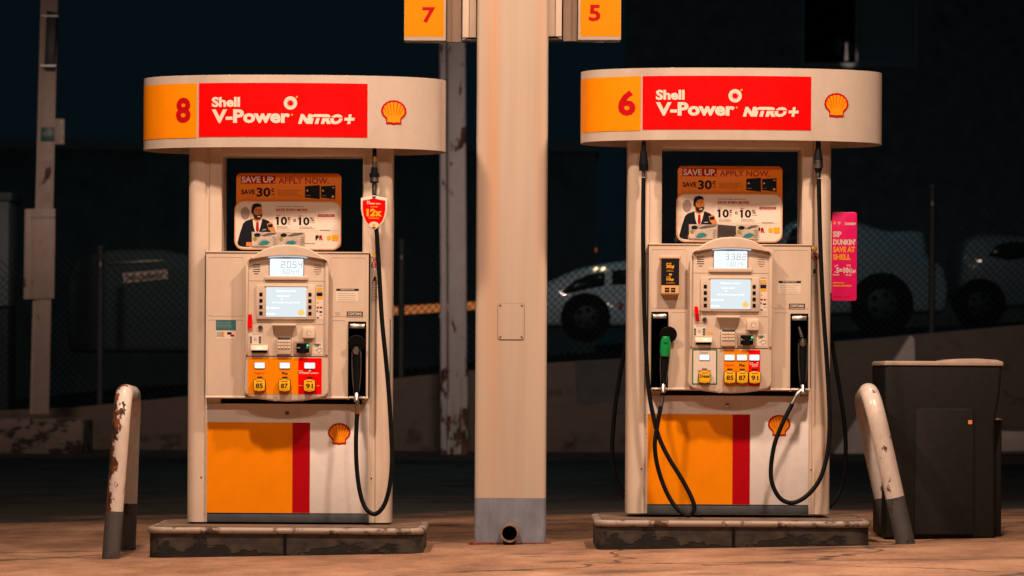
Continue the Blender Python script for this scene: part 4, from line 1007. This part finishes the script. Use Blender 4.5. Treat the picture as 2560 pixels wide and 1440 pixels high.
PIPEM = worn('pipe_steel', (.26, .21, .17), (.10, .05, .03), (.34, .15, .05), .42, .62, 20., rough=.4)
q.add(vs, fs, PIPEM); q.disc(px_, pz_, r0, -.011, GAPB, n=28); q.build('drain_pipe', t)
# rusty seam of loose dirt at the foot
q = MB(); pts = [(xl - .03 + (xr - xl + .06) * i / 14, -.035 - .025 * random.random()) for i in range(15)] + [(xr + .02, .06), (xl - .02, .06)]
q.prism(pts, -.02, .008, mat('rust_dirt', (.22, .06, .035), .9, var=.5, scale=25, bump=.5), 'z'); q.build('foot_dirt', t)
def flag(number, sgn, label):
    """two-sided pump number box bracketed to the side of the column"""
    yf = YC + .10; py = 102 if sgn < 0 else 100
    def X(px, Y=yf): return P(px, 50, Y).x
    z0 = P(1100 if sgn < 0 else 1460, py, yf).z; ztop = z0 + .62
    if sgn < 0: o0, o1, h0, h1, s0, s1, s2 = 1010, 1115, 1117, 1152, 1156, 1173, 1191
    else: o0, o1, h0, h1, s0, s1, s2 = 1445, 1553, 1409, 1443, 1405, 1388, 1369
    t = thing('number_flag', ((X(o0) + X(o1)) / 2, yf, z0), label, 'number sign', 'pump number flags on the column')
    bx = (X(o0) + X(o1)) / 2; g = lambda px: X(px) - bx
    q = MB(); q.box(g(o0), g(o1), 0, .14, 0, .62, SIGNW, .006)
    # recessed bracket box between flag and column
    a, b_ = sorted((g(h0), g(h1))); q.box(a - .002, b_ + .002, .10, .135, .004, .62, SIGNW)
    q.build('flag_box', t)
    q = MB(); e = .012
    q.rect(g(o0) + (.003 if sgn < 0 else .026 - .012), g(o1) - (.012 if sgn < 0 else .003), .024 if sgn < 0 else .022, .60, -.0015, ORANGE)
    na, nb, nt, nbm = (1056, 1088, 18, 57) if sgn < 0 else (1472, 1501, 12, 53)
    zz = lambda p: P((na + nb) / 2, p, yf).z - z0
    q.text(number, g(na), g(nb), zz(nbm), zz(nt), -.003, NUMRED, .03); q.build('number_panel', t)
    q = MB(); a, b_ = sorted((g(h0), g(h1))); q.box(a, b_, .085, .102, .004, .50, TAUPE); q.box(a, b_, .0, .10, .505, .62, SIGNW, .002); q.build('bracket', t)
    for (m0, m1) in ((s0, s1), (s1, s2)):
        q = MB(); a, b_ = sorted((g(m0), g(m1))); q.box(a + .001, b_ - .001, -.015, .12, .018, .62, POSTP, .003); q.build('mounting_rail', t)
    q = MB(); a, b_ = sorted((g(s0), g(s2))); q.box(a, b_ , .01, .11, .0, .012, DSTEEL, .001)
    xx = g(s0) + (.012 if sgn < 0 else -.012); q.prism([(xx - .012, .016), (xx + .012, .016), (xx, .002)], -.012, .0, DSTEEL, 'y'); q.build('clamp', t)
flag('7', -1, 'orange flag with red number 7 at left of the column top'); flag('5', 1, 'orange flag with red number 5 at right of the column top')

# ---------------------------------------------------------------- hoop guards and service bin
GRD_L = worn('guard_paint_rusted', (.66, .59, .55), (.016, .009, .007), (.17, .052, .012), .615, .64, 13., (1, 1, .55), .3, bump=.5, side=('X', .012, -.045, .20, .085), low_z=(.80, .5, .03))
GRD_R = worn('guard_paint', (.66, .59, .55), (.06, .04, .03), (.20, .12, .08), .645, .675, 16., (1, 1, .7), .28, bump=.4, low_z=(.45, .2, .03))
GRD_G = worn('guard_grey_band', (.075, .075, .08), (.02, .018, .018), (.05, .03, .02), .56, .64, 9., rough=.5, bump=.4)
def hoop(label, front, back, ftop, btop, zf, zbk, r, m):
    o = Vector((front.x, front.y, zg(front.x, front.y)))
    t = thing('hoop_guard', o, label, 'guard rail', 'bent steel hoops guarding the pump island ends')
    fr, bk, ft, bt = front - o, back - o, ftop - o, btop - o
    mid = (ft + bt) / 2; up = ((ft - fr).normalized() + (bt - bk).normalized()).normalized(); half = (bt - ft) / 2
    arch = []
    hl = half.length; rad = min(hl, .19)
    d = half.normalized()
    for i in range(9): 
        a = R(90 * i / 8); arch.append(ft + d * rad * (1 - math.cos(a)) + up * rad * math.sin(a))
    for i in range(9):
        a = R(90 - 90 * i / 8); arch.append(bt - d * rad * (1 - math.cos(a)) + up * rad * math.sin(a))
    def cut(a, b, z): k = (z - a.z) / (b.z - a.z); return a.lerp(b, k)
    cf, cbk = cut(fr, ft, zf), cut(bk, bt, zbk)
    n1 = [cf.lerp(ft, i / 10) for i in range(10)]; n2 = [bt.lerp(cbk, i / 10) for i in range(1, 11)]
    q = MB(); q.tube(n1 + arch[:10], r, m, 24, caps=False); q.tube(arch[9:] + n2, r, GRD_R, 24, caps=False); q.build('hoop', t)
    for a, c in ((fr, cf), (bk, cbk)):
        q = MB(); q.tube([a - (c - a).normalized() * .05, a, c], r + .0008, GRD_G, 24); q.build('painted_foot', t)
def G(px, py, Y): 
    p = P(px, py, Y); return Vector((p.x, Y, zg(p.x, Y)))
hoop('white hoop guard with heavily rusted paint, standing left of pump 8', G(277, 1388, .02), G(318, 1366, .90), P(302, 1072, .02), P(329, 1072, .90), P(290, 1277, .0).z - zg(-2, 0), P(318, 1257, .9).z - zg(-2, 0), .046, GRD_L)
hoop('white hoop guard bent sideways with chipped paint, standing in front of the bin', G(2264, 1357, .20), G(2230, 1342, .85), P(2196, 1060, .20), P(2174, 1088, .85), P(2245, 1243, .2).z - zg(2.1, .2), P(2210, 1243, .85).z - zg(2.1, .2), .050, GRD_R)

BINM = mat('bin_plastic', (.015, .0145, .014), .55, var=.12, scale=30, bump=.15)
LIDM = mat('bin_lid', (.42, .33, .28), .5, var=.1)
Yb = .62; bb = P(2358, 1357, Yb); zb = zg(bb.x, Yb)
t = thing('litter_bin', (bb.x, Yb, zb), 'big dark square litter bin with pale lid rim behind the bent hoop', 'bin')
X = lambda px, py=1100: P(px, py, Yb).x - bb.x
Z = lambda py: P(2358, py, Yb).z - zb
out = [(X(2213, 1357), 0), (X(2488, 1357), 0), (X(2488, 1050), Z(1060)), (X(2491, 1030), Z(1035)), (X(2500, 990), Z(990)), (X(2505, 920), Z(912)), (X(2211, 920), Z(912)), (X(2214, 1050), Z(1050))]
q = MB(); q.prism(out, 0, .62, BINM, 'y', bev=.018, seg=3); q.build('body', t)
q = MB(); q.prism([(X(2209), Z(914)), (X(2507), Z(914)), (X(2507), Z(904)), (X(2490), Z(899)), (X(2440), Z(896)), (X(2395), Z(897)), (X(2365), Z(903)), (X(2213), Z(903))], -.008, .63, LIDM, 'y', bev=.005, seg=2); q.build('lid', t)
q = MB(); q.prism(rrect(X(2286), X(2434), .02, Z(1021), .03, rb=.004), -.014, .004, BINM, 'y', bev=.006); q.build('front_door', t)
q = MB(); q.prism(rrect(X(2419), X(2429), Z(1060), Z(1050), .003), -.017, -.013, mat('orange_sticker', (.75, .28, .12), .4), 'y'); q.build('latch_sticker', t)
q = MB(); q.box(X(2488), X(2513), .12, .52, .0, Z(1046), BINM, .01); q.box(X(2492), X(2512), .10, .14, Z(1050), Z(1045), STEEL, .002); q.build('squeegee_bucket', t)

# ---------------------------------------------------------------- background: wall, posts, fence, building
WALLM = worn('retaining_wall_concrete', (.155, .118, .098), (.035, .028, .025), (.07, .05, .04), .56, .70, 2.2, (1, 1, 1.6), .85, bump=.4)
PATCH = mat('wall_repair_patch', (.11, .11, .11), .85, var=.2, scale=4, bump=.2)
YW = 24.0
t = thing('retaining_wall', (0, YW, 0), 'low stained concrete wall rising to the right behind the forecourt', 'wall')
tops = [(-420, 1045), (200, 1017), (470, 990), (1000, 945), (1190, 925), (1400, 905), (1560, 897), (2000, 862), (2200, 845), (2560, 812), (3000, 780)]
pts = [(P(a, b, YW).x, P(a, b, YW).z) for a, b in tops]
q = MB(); q.prism([(pts[0][0], -.3)] + [(pts[-1][0], -.3)] + list(reversed(pts)), 0, .30, WALLM, 'y', bev=.01); q.build('wall_body', t)
q = MB(); a = [P(x, y_, YW) for x, y_ in ((1438, 902), (1562, 896), (1562, 985), (1520, 1002), (1470, 1012), (1442, 1008))]; q.prism([(v.x, v.z) for v in a], -.006, .002, PATCH, 'y'); q.build('repair_patch', t)
q = MB(); a = [P(x, y_, YW) for x, y_ in ((960, 1086), (1562, 1086), (1562, 1130), (960, 1130))]; q.box(P(-400, 1100, YW).x, P(3000, 1100, YW).x, -.03, .0, -.2, P(1000, 1088, YW).z, WALLM); q.build('footing', t)
# raised lot behind the wall
LOT = mat('lot_asphalt', (.03, .034, .036), .8, var=.3, scale=2)
q = MB(); q.add([(v[0], YW + .3, v[1] - .03) for v in pts] + [(v[0], YW + 90, v[1] - .03 + .9) for v in pts], [(i, i + 1, len(pts) + i + 1, len(pts) + i) for i in range(len(pts) - 1)], LOT)
structure(q.build('parking_lot'))
# white wing wall at the right
WINGM = worn('wing_wall_paint', (.60, .54, .51), (.20, .17, .16), (.28, .22, .19), .58, .70, 3., rough=.7)
Yw = YW - 1.1
a = [P(x, y_, Yw) for x, y_ in ((2086, 1135), (2277, 838), (2287, 846), (2292, 1020), (2420, 1075), (2640, 1082), (2640, 1126), (2300, 1135))]
bx = a[0]
q = MB(); q.prism([(v.x - bx.x, v.z - bx.z) for v in a], 0, .30, WINGM, 'y', bev=.012); o = q.build('wing_wall', None, (bx.x, Yw, bx.z)); tag(o, 'pale triangular wing wall behind the bin and the bent hoop', 'wall')

# double steel post in front of the wall
PST = worn('downpipe_paint', (.56, .51, .50), (.03, .025, .022), (.20, .08, .05), .575, .615, 4.5, (1, 1, .5), .5, bump=.4, low_z=(1.2, 1.0, .12))
Yp = 22.3; pb = P(1137, 1139, Yp); 
t = thing('roof_post', (pb.x, Yp, pb.z), 'grey steel post with a chipped downpipe beside it, between pump 8 and the column', 'post')
g = lambda px, py: P(px, py, Yp).x - pb.x
H = 6.2
lean = (P(1139, 120, Yp).x - P(1142, 1100, Yp).x) / (P(1139, 120, Yp).z - P(1142, 1100, Yp).z)
def leanp(poly, z0, z1, m, mb):
    n = len(poly); mb.add([(p[0] + lean * z0, p[1], z0) for p in poly] + [(p[0] + lean * z1, p[1], z1) for p in poly], [(i, (i + 1) % n, n + (i + 1) % n, n + i) for i in range(n)] + [tuple(reversed(range(n))), tuple(range(n, 2 * n))], m)
q = MB(); leanp(rrect(g(1121, 1138), g(1168, 1138), 0, .22, .03), -.05, H, PST, q); q.build('post_shaft', t)
q = MB(); leanp(rrect(g(1101, 1138), g(1119, 1138), .02, .12, .03), -.05, H, PST, q); zz = P(1110, 792, Yp).z - pb.z; leanp(rrect(g(1098.5, 1138), g(1120, 1138), .012, .128, .03), zz - .02, zz + .03, PST, q); q.build('downpipe', t)
q = MB(); leanp(rrect(g(1153, 1138), g(1170, 1138), -.045, .0, .012), -.04, P(1160, 940, Yp).z - pb.z, PST, q); leanp(rrect(g(1118, 1138), g(1134, 1138), -.04, .0, .012), -.04, .75, PST, q); q.build('protective_angle', t)

# leaning steel post with sign brackets at the left
LPM = worn('steel_post_paint', (.42, .33, .285), (.04, .03, .028), (.14, .08, .06), .60, .64, 5., (1, 1, .6), .55, bump=.3, low_z=(.5, .5, .05))
Yl = 22.0; lb = P(98, 1040, Yl)
t = thing('steel_post', (lb.x, Yl, lb.z), 'tall leaning steel post with bolted plates on a crumbling concrete base', 'post')
def pl(px, py): v = P(px, py, Yl); return v.x - lb.x, v.z - lb.z
def quad(a, y0, y1, m, mb, bev=0): mb.prism([pl(*p) for p in a], y0, y1, m, 'y', bev=bev)
q = MB(); quad([(82, 1036), (122, 1034), (146, -60), (107, -60)], 0, .04, LPM, q, .004); quad([(74, 1034), (84, 1036), (109, -60), (103, -60)], .02, .20, LPM, q); q.build('post_shaft', t)
q = MB(); quad([(80, 522), (139, 522), (136, 746), (80, 748)], -.02, -.002, LPM, q, .003); quad([(61, 522), (79, 522), (78, 748), (58, 748)], .03, .05, LPM, q, .003); quad([(78, 541), (138, 541), (138, 546), (78, 546)], -.026, -.018, DSTEEL, q)
for a, b_ in ((106, 531), (127, 532), (127, 582), (103, 605), (114, 742)): x, z = pl(a, b_); q.disc(x, z, .012, -.0215, DSTEEL, n=10)
q.build('splice_plate', t)
q = MB(); quad([(138, 297), (162, 297), (161, 361), (137, 361)], -.01, .02, LPM, q, .003)
for b_ in (305, 330, 353): x, z = pl(155, b_); q.disc(x, z, .009, -.0125, DSTEEL, n=8)
q.build('side_plate', t)
q = MB(); quad([(103, 318), (136, 318), (136, 353), (102, 353)], -.014, -.002, mat('green_plate', (.02, .10, .10), .4), q, .002); x, z = pl(119, 335); q.text('NO 15', x - .05, x + .05, z - .018, z + .018, -.016, GREYL, .03); q.build('green_sign', t)
q = MB(); quad([(119, 28), (145, 34), (138, 178), (113, 176)], -.09, -.002, mat('dark_box', (.012, .018, .020), .5), q, .006); quad([(106, 40), (148, 40), (148, 44), (106, 44)], -.095, -.088, DSTEEL, q); quad([(104, 164), (142, 164), (142, 168), (104, 168)], -.095, -.088, DSTEEL, q); q.build('control_box', t)
q = MB(); x, z = pl(119, 412); q.rect(x - .075, x + .075, z - .06, z + .06, -.0012, LPM); lines(q, x - .07, x + .07, z - .05, z + .05, 4, -.0022, mat('faded_red', (.30, .16, .13), .6), .3); q.build('faded_sticker', t)
q = MB(); x, z = pl(118, 495); q.rect(x - .07, x + .07, z - .065, z + .065, -.0008, LPM); lines(q, x - .06, x + .06, z - .06, z + .06, 4, -.0015, GREYD, .2); q.build('faded_sticker', t)
BASEM = worn('crumbled_base', (.26, .20, .17), (.02, .017, .015), (.07, .05, .04), .50, .58, 4.5, (1, 1, 1.8), .85, bump=.7)
v0, v1 = P(-90, 1128, Yl - .35), P(208, 1128, Yl - .35); zt = P(100, 1047, Yl - .35).z
q = MB(); q.prism(rrect(v0.x, v1.x, Yl - .35, Yl + .6, .06), -.05, zt, BASEM, 'z', bev=.03); o = q.build('concrete_base', None); tag(o, 'crumbling concrete block under the leaning steel post', 'concrete block')

# chain link fence on the wall
WIRE = mat('fence_wire', (.020, .024, .026), .6, .0, var=.2)
Yf = YW + .15
t = thing('chain_link_fence', (0, Yf, 0), 'tall dark chain link fence with round posts on the low wall', 'fence')
def wall_top(x):
    for (xa, za), (xb_, zb_) in zip(pts[:-1], pts[1:]):
        if xa <= x <= xb_: return za + (zb_ - za) * (x - xa) / (xb_ - xa)
    return pts[0][1] if x < pts[0][0] else pts[-1][1]
q = MB(); pitch = .092; wv = .0048; Hf = 1.75
x = -8.4
vsum = []
while x < 8.4:
    for sgn in (-1, 1):
        # a wire rising at 45 degrees from the bottom edge to the top edge
        zb_ = wall_top(max(pts[0][0], min(pts[-1][0], x))) + .03; zt_ = zb_ + Hf; x2 = x + sgn * Hf
        yy = .006 * sgn; dx, dz = .7071 * wv, .7071 * wv * sgn
        q.add([(x - dx, yy, zb_ + dz), (x + dx, yy, zb_ - dz), (x2 + dx, yy, zt_ - dz), (x2 - dx, yy, zt_ + dz), (x, yy - wv, zb_), (x2, yy - wv, zt_)], [(0, 4, 5, 3), (4, 1, 2, 5), (1, 0, 3, 2)], WIRE)
    x += pitch
q.build('wire_mesh', t)
FPM = mat('fence_post_paint', (.055, .06, .06), .6, var=.3)
for px, ptop in ((250, 622), (1003, 605), (1690, 560), (2330, 470)):
    v = P(px, 800, Yf); zb_ = wall_top(v.x); zt_ = P(px, ptop, Yf).z; q = MB()
    q.tube([(v.x, .03, zb_ - .2), (v.x, .03, zt_)], .042, FPM, 14); q.tube([(v.x, .03, zt_), (v.x, .03, zt_ + .03), (v.x, .03, zt_ + .05)], [.05, .05, .02], FPM, 14); q.tube([(v.x, .03, zt_ - .22), (v.x, .03, zt_ - .17)], .047, DSTEEL, 14); q.build('fence_post', t)

# dark building with a window where a pale bottle stands
BLD = mat('dark_facade', (.42, .46, .46), .9, var=.3, scale=3)
FRM = mat('window_frame_paint', (.70, .74, .72), .6, var=.2)
GLS = mat('dark_window_glass', (.006, .010, .012), .12, var=.1)
Yg = 58.0; gb = P(2400, 900, Yg)
t = thing('dark_building', (gb.x, Yg, 0), 'unlit building behind the fence with a framed window at top right', 'building')
g = lambda px, py: (P(px, py, Yg).x - gb.x, P(px, py, Yg).z)
x0, z0 = g(1560, 1000); x1, z1 = g(3300, -400); wx0, wz0 = g(2000, 168); wx1, wz1 = g(2296, -60)
q = MB(); q.box(x0, wx0, 0, .4, -1, z1, BLD); q.box(wx1, x1, 0, .4, -1, z1, BLD); q.box(wx0, wx1, 0, .4, -1, wz0, BLD); q.box(wx0, wx1, 0, .4, wz1, z1, BLD); q.build('wall', t)
q = MB(); e = .10; q.box(wx0, wx1, -.05, .3, wz0, wz0 + e, FRM, .01); q.box(wx0, wx0 + e, -.05, .3, wz0 + e, wz1, FRM, .01); q.box(wx1 - e, wx1, -.05, .3, wz0 + e, wz1, FRM, .01); xm = g(2143, 50)[0]; q.box(xm - .03, xm + .03, -.03, .3, wz0 + e, wz1, FRM, .01); q.build('window_frame', t)
q = MB(); q.box(wx0 + e, xm - .03, .30, .31, wz0 + e, wz1, GLS); q.build('window_pane', t)
q = MB(); q.box(xm + .03, wx1 - e, .22, .24, wz0 + e, wz1, mat('teal_blind', (.45, .62, .62), .7, var=.15)); q.build('window_blind', t)
bp_ = P(2117, 136, Yg - .02); hb = P(2117, 83, Yg).z - bp_.z
q = MB(); q.tube([(0, 0, 0), (0, 0, .012), (0, 0, hb * .30), (0, 0, hb * .48), (0, 0, hb * .70), (0, 0, hb * .74), (0, 0, hb * .76), (0, 0, hb * .97), (0, 0, hb)], [.04, .046, .046, .038, .026, .024, .031, .031, .028], mat('pale_bottle', (.75, .66, .62), .35), 16)
o = q.build('bottle', None, (bp_.x, Yg + .10, wz0 + .1)); tag(o, 'small pale bottle standing in the dark window at top right', 'bottle')

# long low building in the dark behind the left half
Yk = 56.0; kb = P(400, 900, Yk); k0, k1 = P(-700, 700, Yk), P(1490, 355, Yk)
t = thing('low_building', (kb.x, Yk, 0), 'long low unlit building in the dark behind the left fence and pump 8', 'building')
q = MB(); q.box(k0.x - kb.x, k1.x - kb.x, 0, 6, -1, k1.z - .25, mat('low_facade', (.26, .38, .38), .9, var=.25, scale=1.5)); q.build('wall', t)
q = MB(); q.box(k0.x - kb.x - .1, k1.x - kb.x + .1, -.25, 6.1, k1.z - .25, k1.z, mat('roof_fascia', (.36, .50, .48), .8, var=.1), .02); q.build('roof', t)
# narrow spotlight added to brighten the bottle, no lamp of the facade
l = bpy.data.lights.new('bottle_fill_spot', 'SPOT'); l.energy = 1100; l.color = (1, .80, .70); l.spot_size = R(2.6); l.spot_blend = .6; l.shadow_soft_size = .05
lo_ = bpy.data.objects.new('bottle_fill_spot', l); COL.objects.link(lo_); tgt = Vector((bp_.x, Yg + .10, wz0 + .1 + hb / 2)); lo_.location = (bp_.x + 1.5, Yg - 9, 2.6)
lo_.rotation_euler = (tgt - lo_.location).to_track_quat('-Z', 'Y').to_euler()

# ---------------------------------------------------------------- cars beyond the fence
CARP = mat('pale_car_paint', (.40, .44, .45), .35, var=.05, coat=.4)
CARD = mat('dark_car_paint', (.06, .11, .12), .6, var=.1, spec=.15)
CGLS = mat('car_glass', (.008, .012, .014), .08, var=.05)
TYRE = mat('tyre_rubber', (.005, .005, .006), .85, var=.2)
RIM = mat('wheel_rim', (.022, .026, .027), .5, .3, var=.2)
def car(label, Y, body, windows, wheels, paint, extra=None, depth=1.75, rw=None, group='cars parked beyond the fence'):
    """body / window outlines are in metres from the car's own origin, seen from its side"""
    xs = [P(a, b_, Y) for a, b_ in body]; ox = sum(v.x for v in xs) / len(xs); oz = min(v.z for v in xs) - .18
    t = thing('parked_car', (ox, Y, oz), label, 'car', group)
    L = lambda a, b_: (P(a, b_, Y).x - ox, P(a, b_, Y).z - oz)
    bd = [L(*p) for p in body]
    q = MB(); q.prism(bd, 0, depth, paint, 'y', bev=.07, seg=3)
    q.build('body', t)
    for wn in windows:
        q = MB(); q.prism([L(*p) for p in wn], -.012, .02, CGLS, 'y', bev=.004); q.build('window', t)
    for (a, b_, r) in wheels:
        x, z = L(a, b_); q = MB()
        for yy in (-.02,):
            q.tube([(x, yy - .004, z), (x, yy + .22, z)], r * 1.16, GAPB, 28)       # wheel arch opening
        q.tube([(x, -.040, z), (x, -.03, z), (x, .2, z)], [r * .93, r, r], TYRE, 28); w_ = q.build('wheel', t)
        q = MB(); q.tube([(x, -.046, z), (x, -.03, z)], [r * .50, r * .62], RIM, 20)
        for k in range(5): an = 2 * math.pi * k / 5; q.disc(x + r * .36 * math.cos(an), z + r * .36 * math.sin(an), r * .12, -.0475, GAPB, n=8)
        q.build('rim', w_)
    if extra: extra(t, L)
    return t
# sloping hatchback seen between the column and pump 6
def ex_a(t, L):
    for a in (1488, 1507):  # emissive spots standing in for two glints on the car
        x, z = L(a, 672); q = MB(); q.tube([(x - .02, -.02, z), (x, -.03, z), (x + .03, -.02, z + .003)], [.016, .026, .014], emit('car_glint_glow', (1, .72, .45), 2.2), 10); q.build('car_glint_glow', t)
    x, z = L(1552, 765); q = MB(); q.prism(rrect(x - .03, x + .03, z - .05, z + .05, .01), -.02, .02, mat('tail_lamp_red', (.35, .03, .03), .3), 'y'); q.build('tail_lamp', t)
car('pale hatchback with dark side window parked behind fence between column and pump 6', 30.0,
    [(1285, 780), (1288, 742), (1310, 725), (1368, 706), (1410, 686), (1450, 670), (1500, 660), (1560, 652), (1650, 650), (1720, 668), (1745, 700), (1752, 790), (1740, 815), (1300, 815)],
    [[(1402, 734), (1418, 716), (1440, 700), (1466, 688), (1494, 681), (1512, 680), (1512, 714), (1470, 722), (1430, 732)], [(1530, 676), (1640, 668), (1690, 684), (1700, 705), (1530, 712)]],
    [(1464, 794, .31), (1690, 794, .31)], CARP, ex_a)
car('pale pickup with big dark wheel arch parked behind fence right of the magenta board', 31.0,
    [(1890, 760), (1892, 640), (1930, 630), (1965, 560), (2010, 545), (2110, 548), (2150, 556), (2195, 572), (2225, 578), (2290, 576), (2312, 582), (2318, 640), (2360, 668), (2372, 720), (2366, 780), (1895, 790)],
    [[(1980, 572), (2010, 560), (2080, 562), (2090, 612), (1960, 618)]],
    [(2205, 760, .40), (1950, 790, .36)], mat('pickup_paint', (.20, .23, .235), .4, var=.06, coat=.3), None, rw=None)
car('dark-windowed pale car parked behind fence at the right edge of the picture', 33.0,
    [(2398, 720), (2402, 640), (2415, 600), (2440, 588), (2500, 586), (2600, 592), (2680, 620), (2760, 650), (2770, 730), (2740, 760), (2420, 770)],
    [[(2470, 640), (2490, 612), (2530, 604), (2600, 606), (2640, 628), (2600, 640), (2520, 650)]],
    [(2450, 760, .34), (2700, 755, .34)], mat('far_car_paint', (.14, .165, .17), .4, var=.06, coat=.3))
def ex_d(t, L):
    q = MB(); a, b_ = L(306, 707), L(421, 683)
    pts = [L(307, 683), L(418, 673), L(421, 697), L(310, 708)]
    q.prism(pts, -.03, -.012, mat('number_plate', (.80, .72, .66), .5), 'y', bev=.006); q.build('number_plate', t)
    q = MB(); x0, z0 = L(316, 701); x1, z1 = L(412, 682); n0 = len(q.v); q.text('1NK QUIRNCY', x0, x1, z0 - .02, z0 + .06, -.033, GREYD, .05)
    q.v = [(v[0], v[1], v[2] + (v[0] - x0) * .09) for v in q.v]; q.build('plate_lettering', t)
    q = MB(); q.prism([L(270, 656), L(405, 648), L(412, 654), L(270, 662)], -.03, .01, mat('dull_chrome', (.14, .15, .15), .35, .6), 'y', bev=.004); q.build('trim_strip', t)
car('black car with a pale number plate parked behind fence left of pump 8', 25.6,
    [(170, 880), (168, 700), (185, 645), (215, 632), (300, 622), (400, 622), (470, 636), (560, 660), (640, 690), (660, 780), (650, 880)],
    [], [(600, 870, .33)], CARD, ex_d)
# emissive strip in place of a lamp-lit surface low behind the fence
Yo = 33.; a, b_ = P(960, 780, Yo), P(1215, 760, Yo)
q = MB(); vs = [P(960, 789, Yo), P(1215, 772, Yo), P(1215, 752, Yo), P(960, 768, Yo)]
q.prism([(v.x - a.x, v.z - a.z) for v in vs], 0, .10, emit('orange_strip_glow', (1.0, .30, .07), .33), 'y'); o = q.build('lit_surface_glow', None, a); tag(o, 'low glowing orange strip standing in for a lamp-lit surface, seen through the fence left of the column', 'glowing strip')
Yo = 70.; v = P(1482, 625, Yo)
q = MB(); q.tube([(0, -.12, 0), (0, -.08, 0), (0, .1, 0)], [.03, .10, .10], emit('far_orange_lamp', (1, .25, .03), .28), 14); q.tube([(0, 0, .09), (0, 0, .5)], .02, GAPB, 8)
o = q.build('distant_lamp', None, v); tag(o, 'tiny dim orange lamp far off in the dark above the hatchback', 'lamp')
# pale cabinet at the far left edge
Yi = 26.; v = P(-10, 765, Yi); 
t = thing('ice_cabinet', (v.x, Yi, wall_top(v.x)), 'pale blue grey cabinet cut off by the left edge of the picture', 'cabinet')
h1 = P(0, 480, Yi).z - wall_top(v.x); h0 = P(0, 765, Yi).z - wall_top(v.x)
xr_ = P(22, 600, Yi).x - v.x
q = MB(); q.box(-1.2, xr_, 0, .8, h0, h1 - .12, mat('cabinet_panel', (.30, .38, .40), .5, var=.1), .02); q.build('panel', t)
q = MB(); q.box(-1.22, xr_ + .04, -.02, .82, h1 - .12, h1, mat('cabinet_top', (.13, .19, .20), .5), .02); q.build('lid', t)
q = MB(); q.box(-1.2, xr_ - .02, .1, .8, 0, h0, CARD, .01); q.build('stand', t)
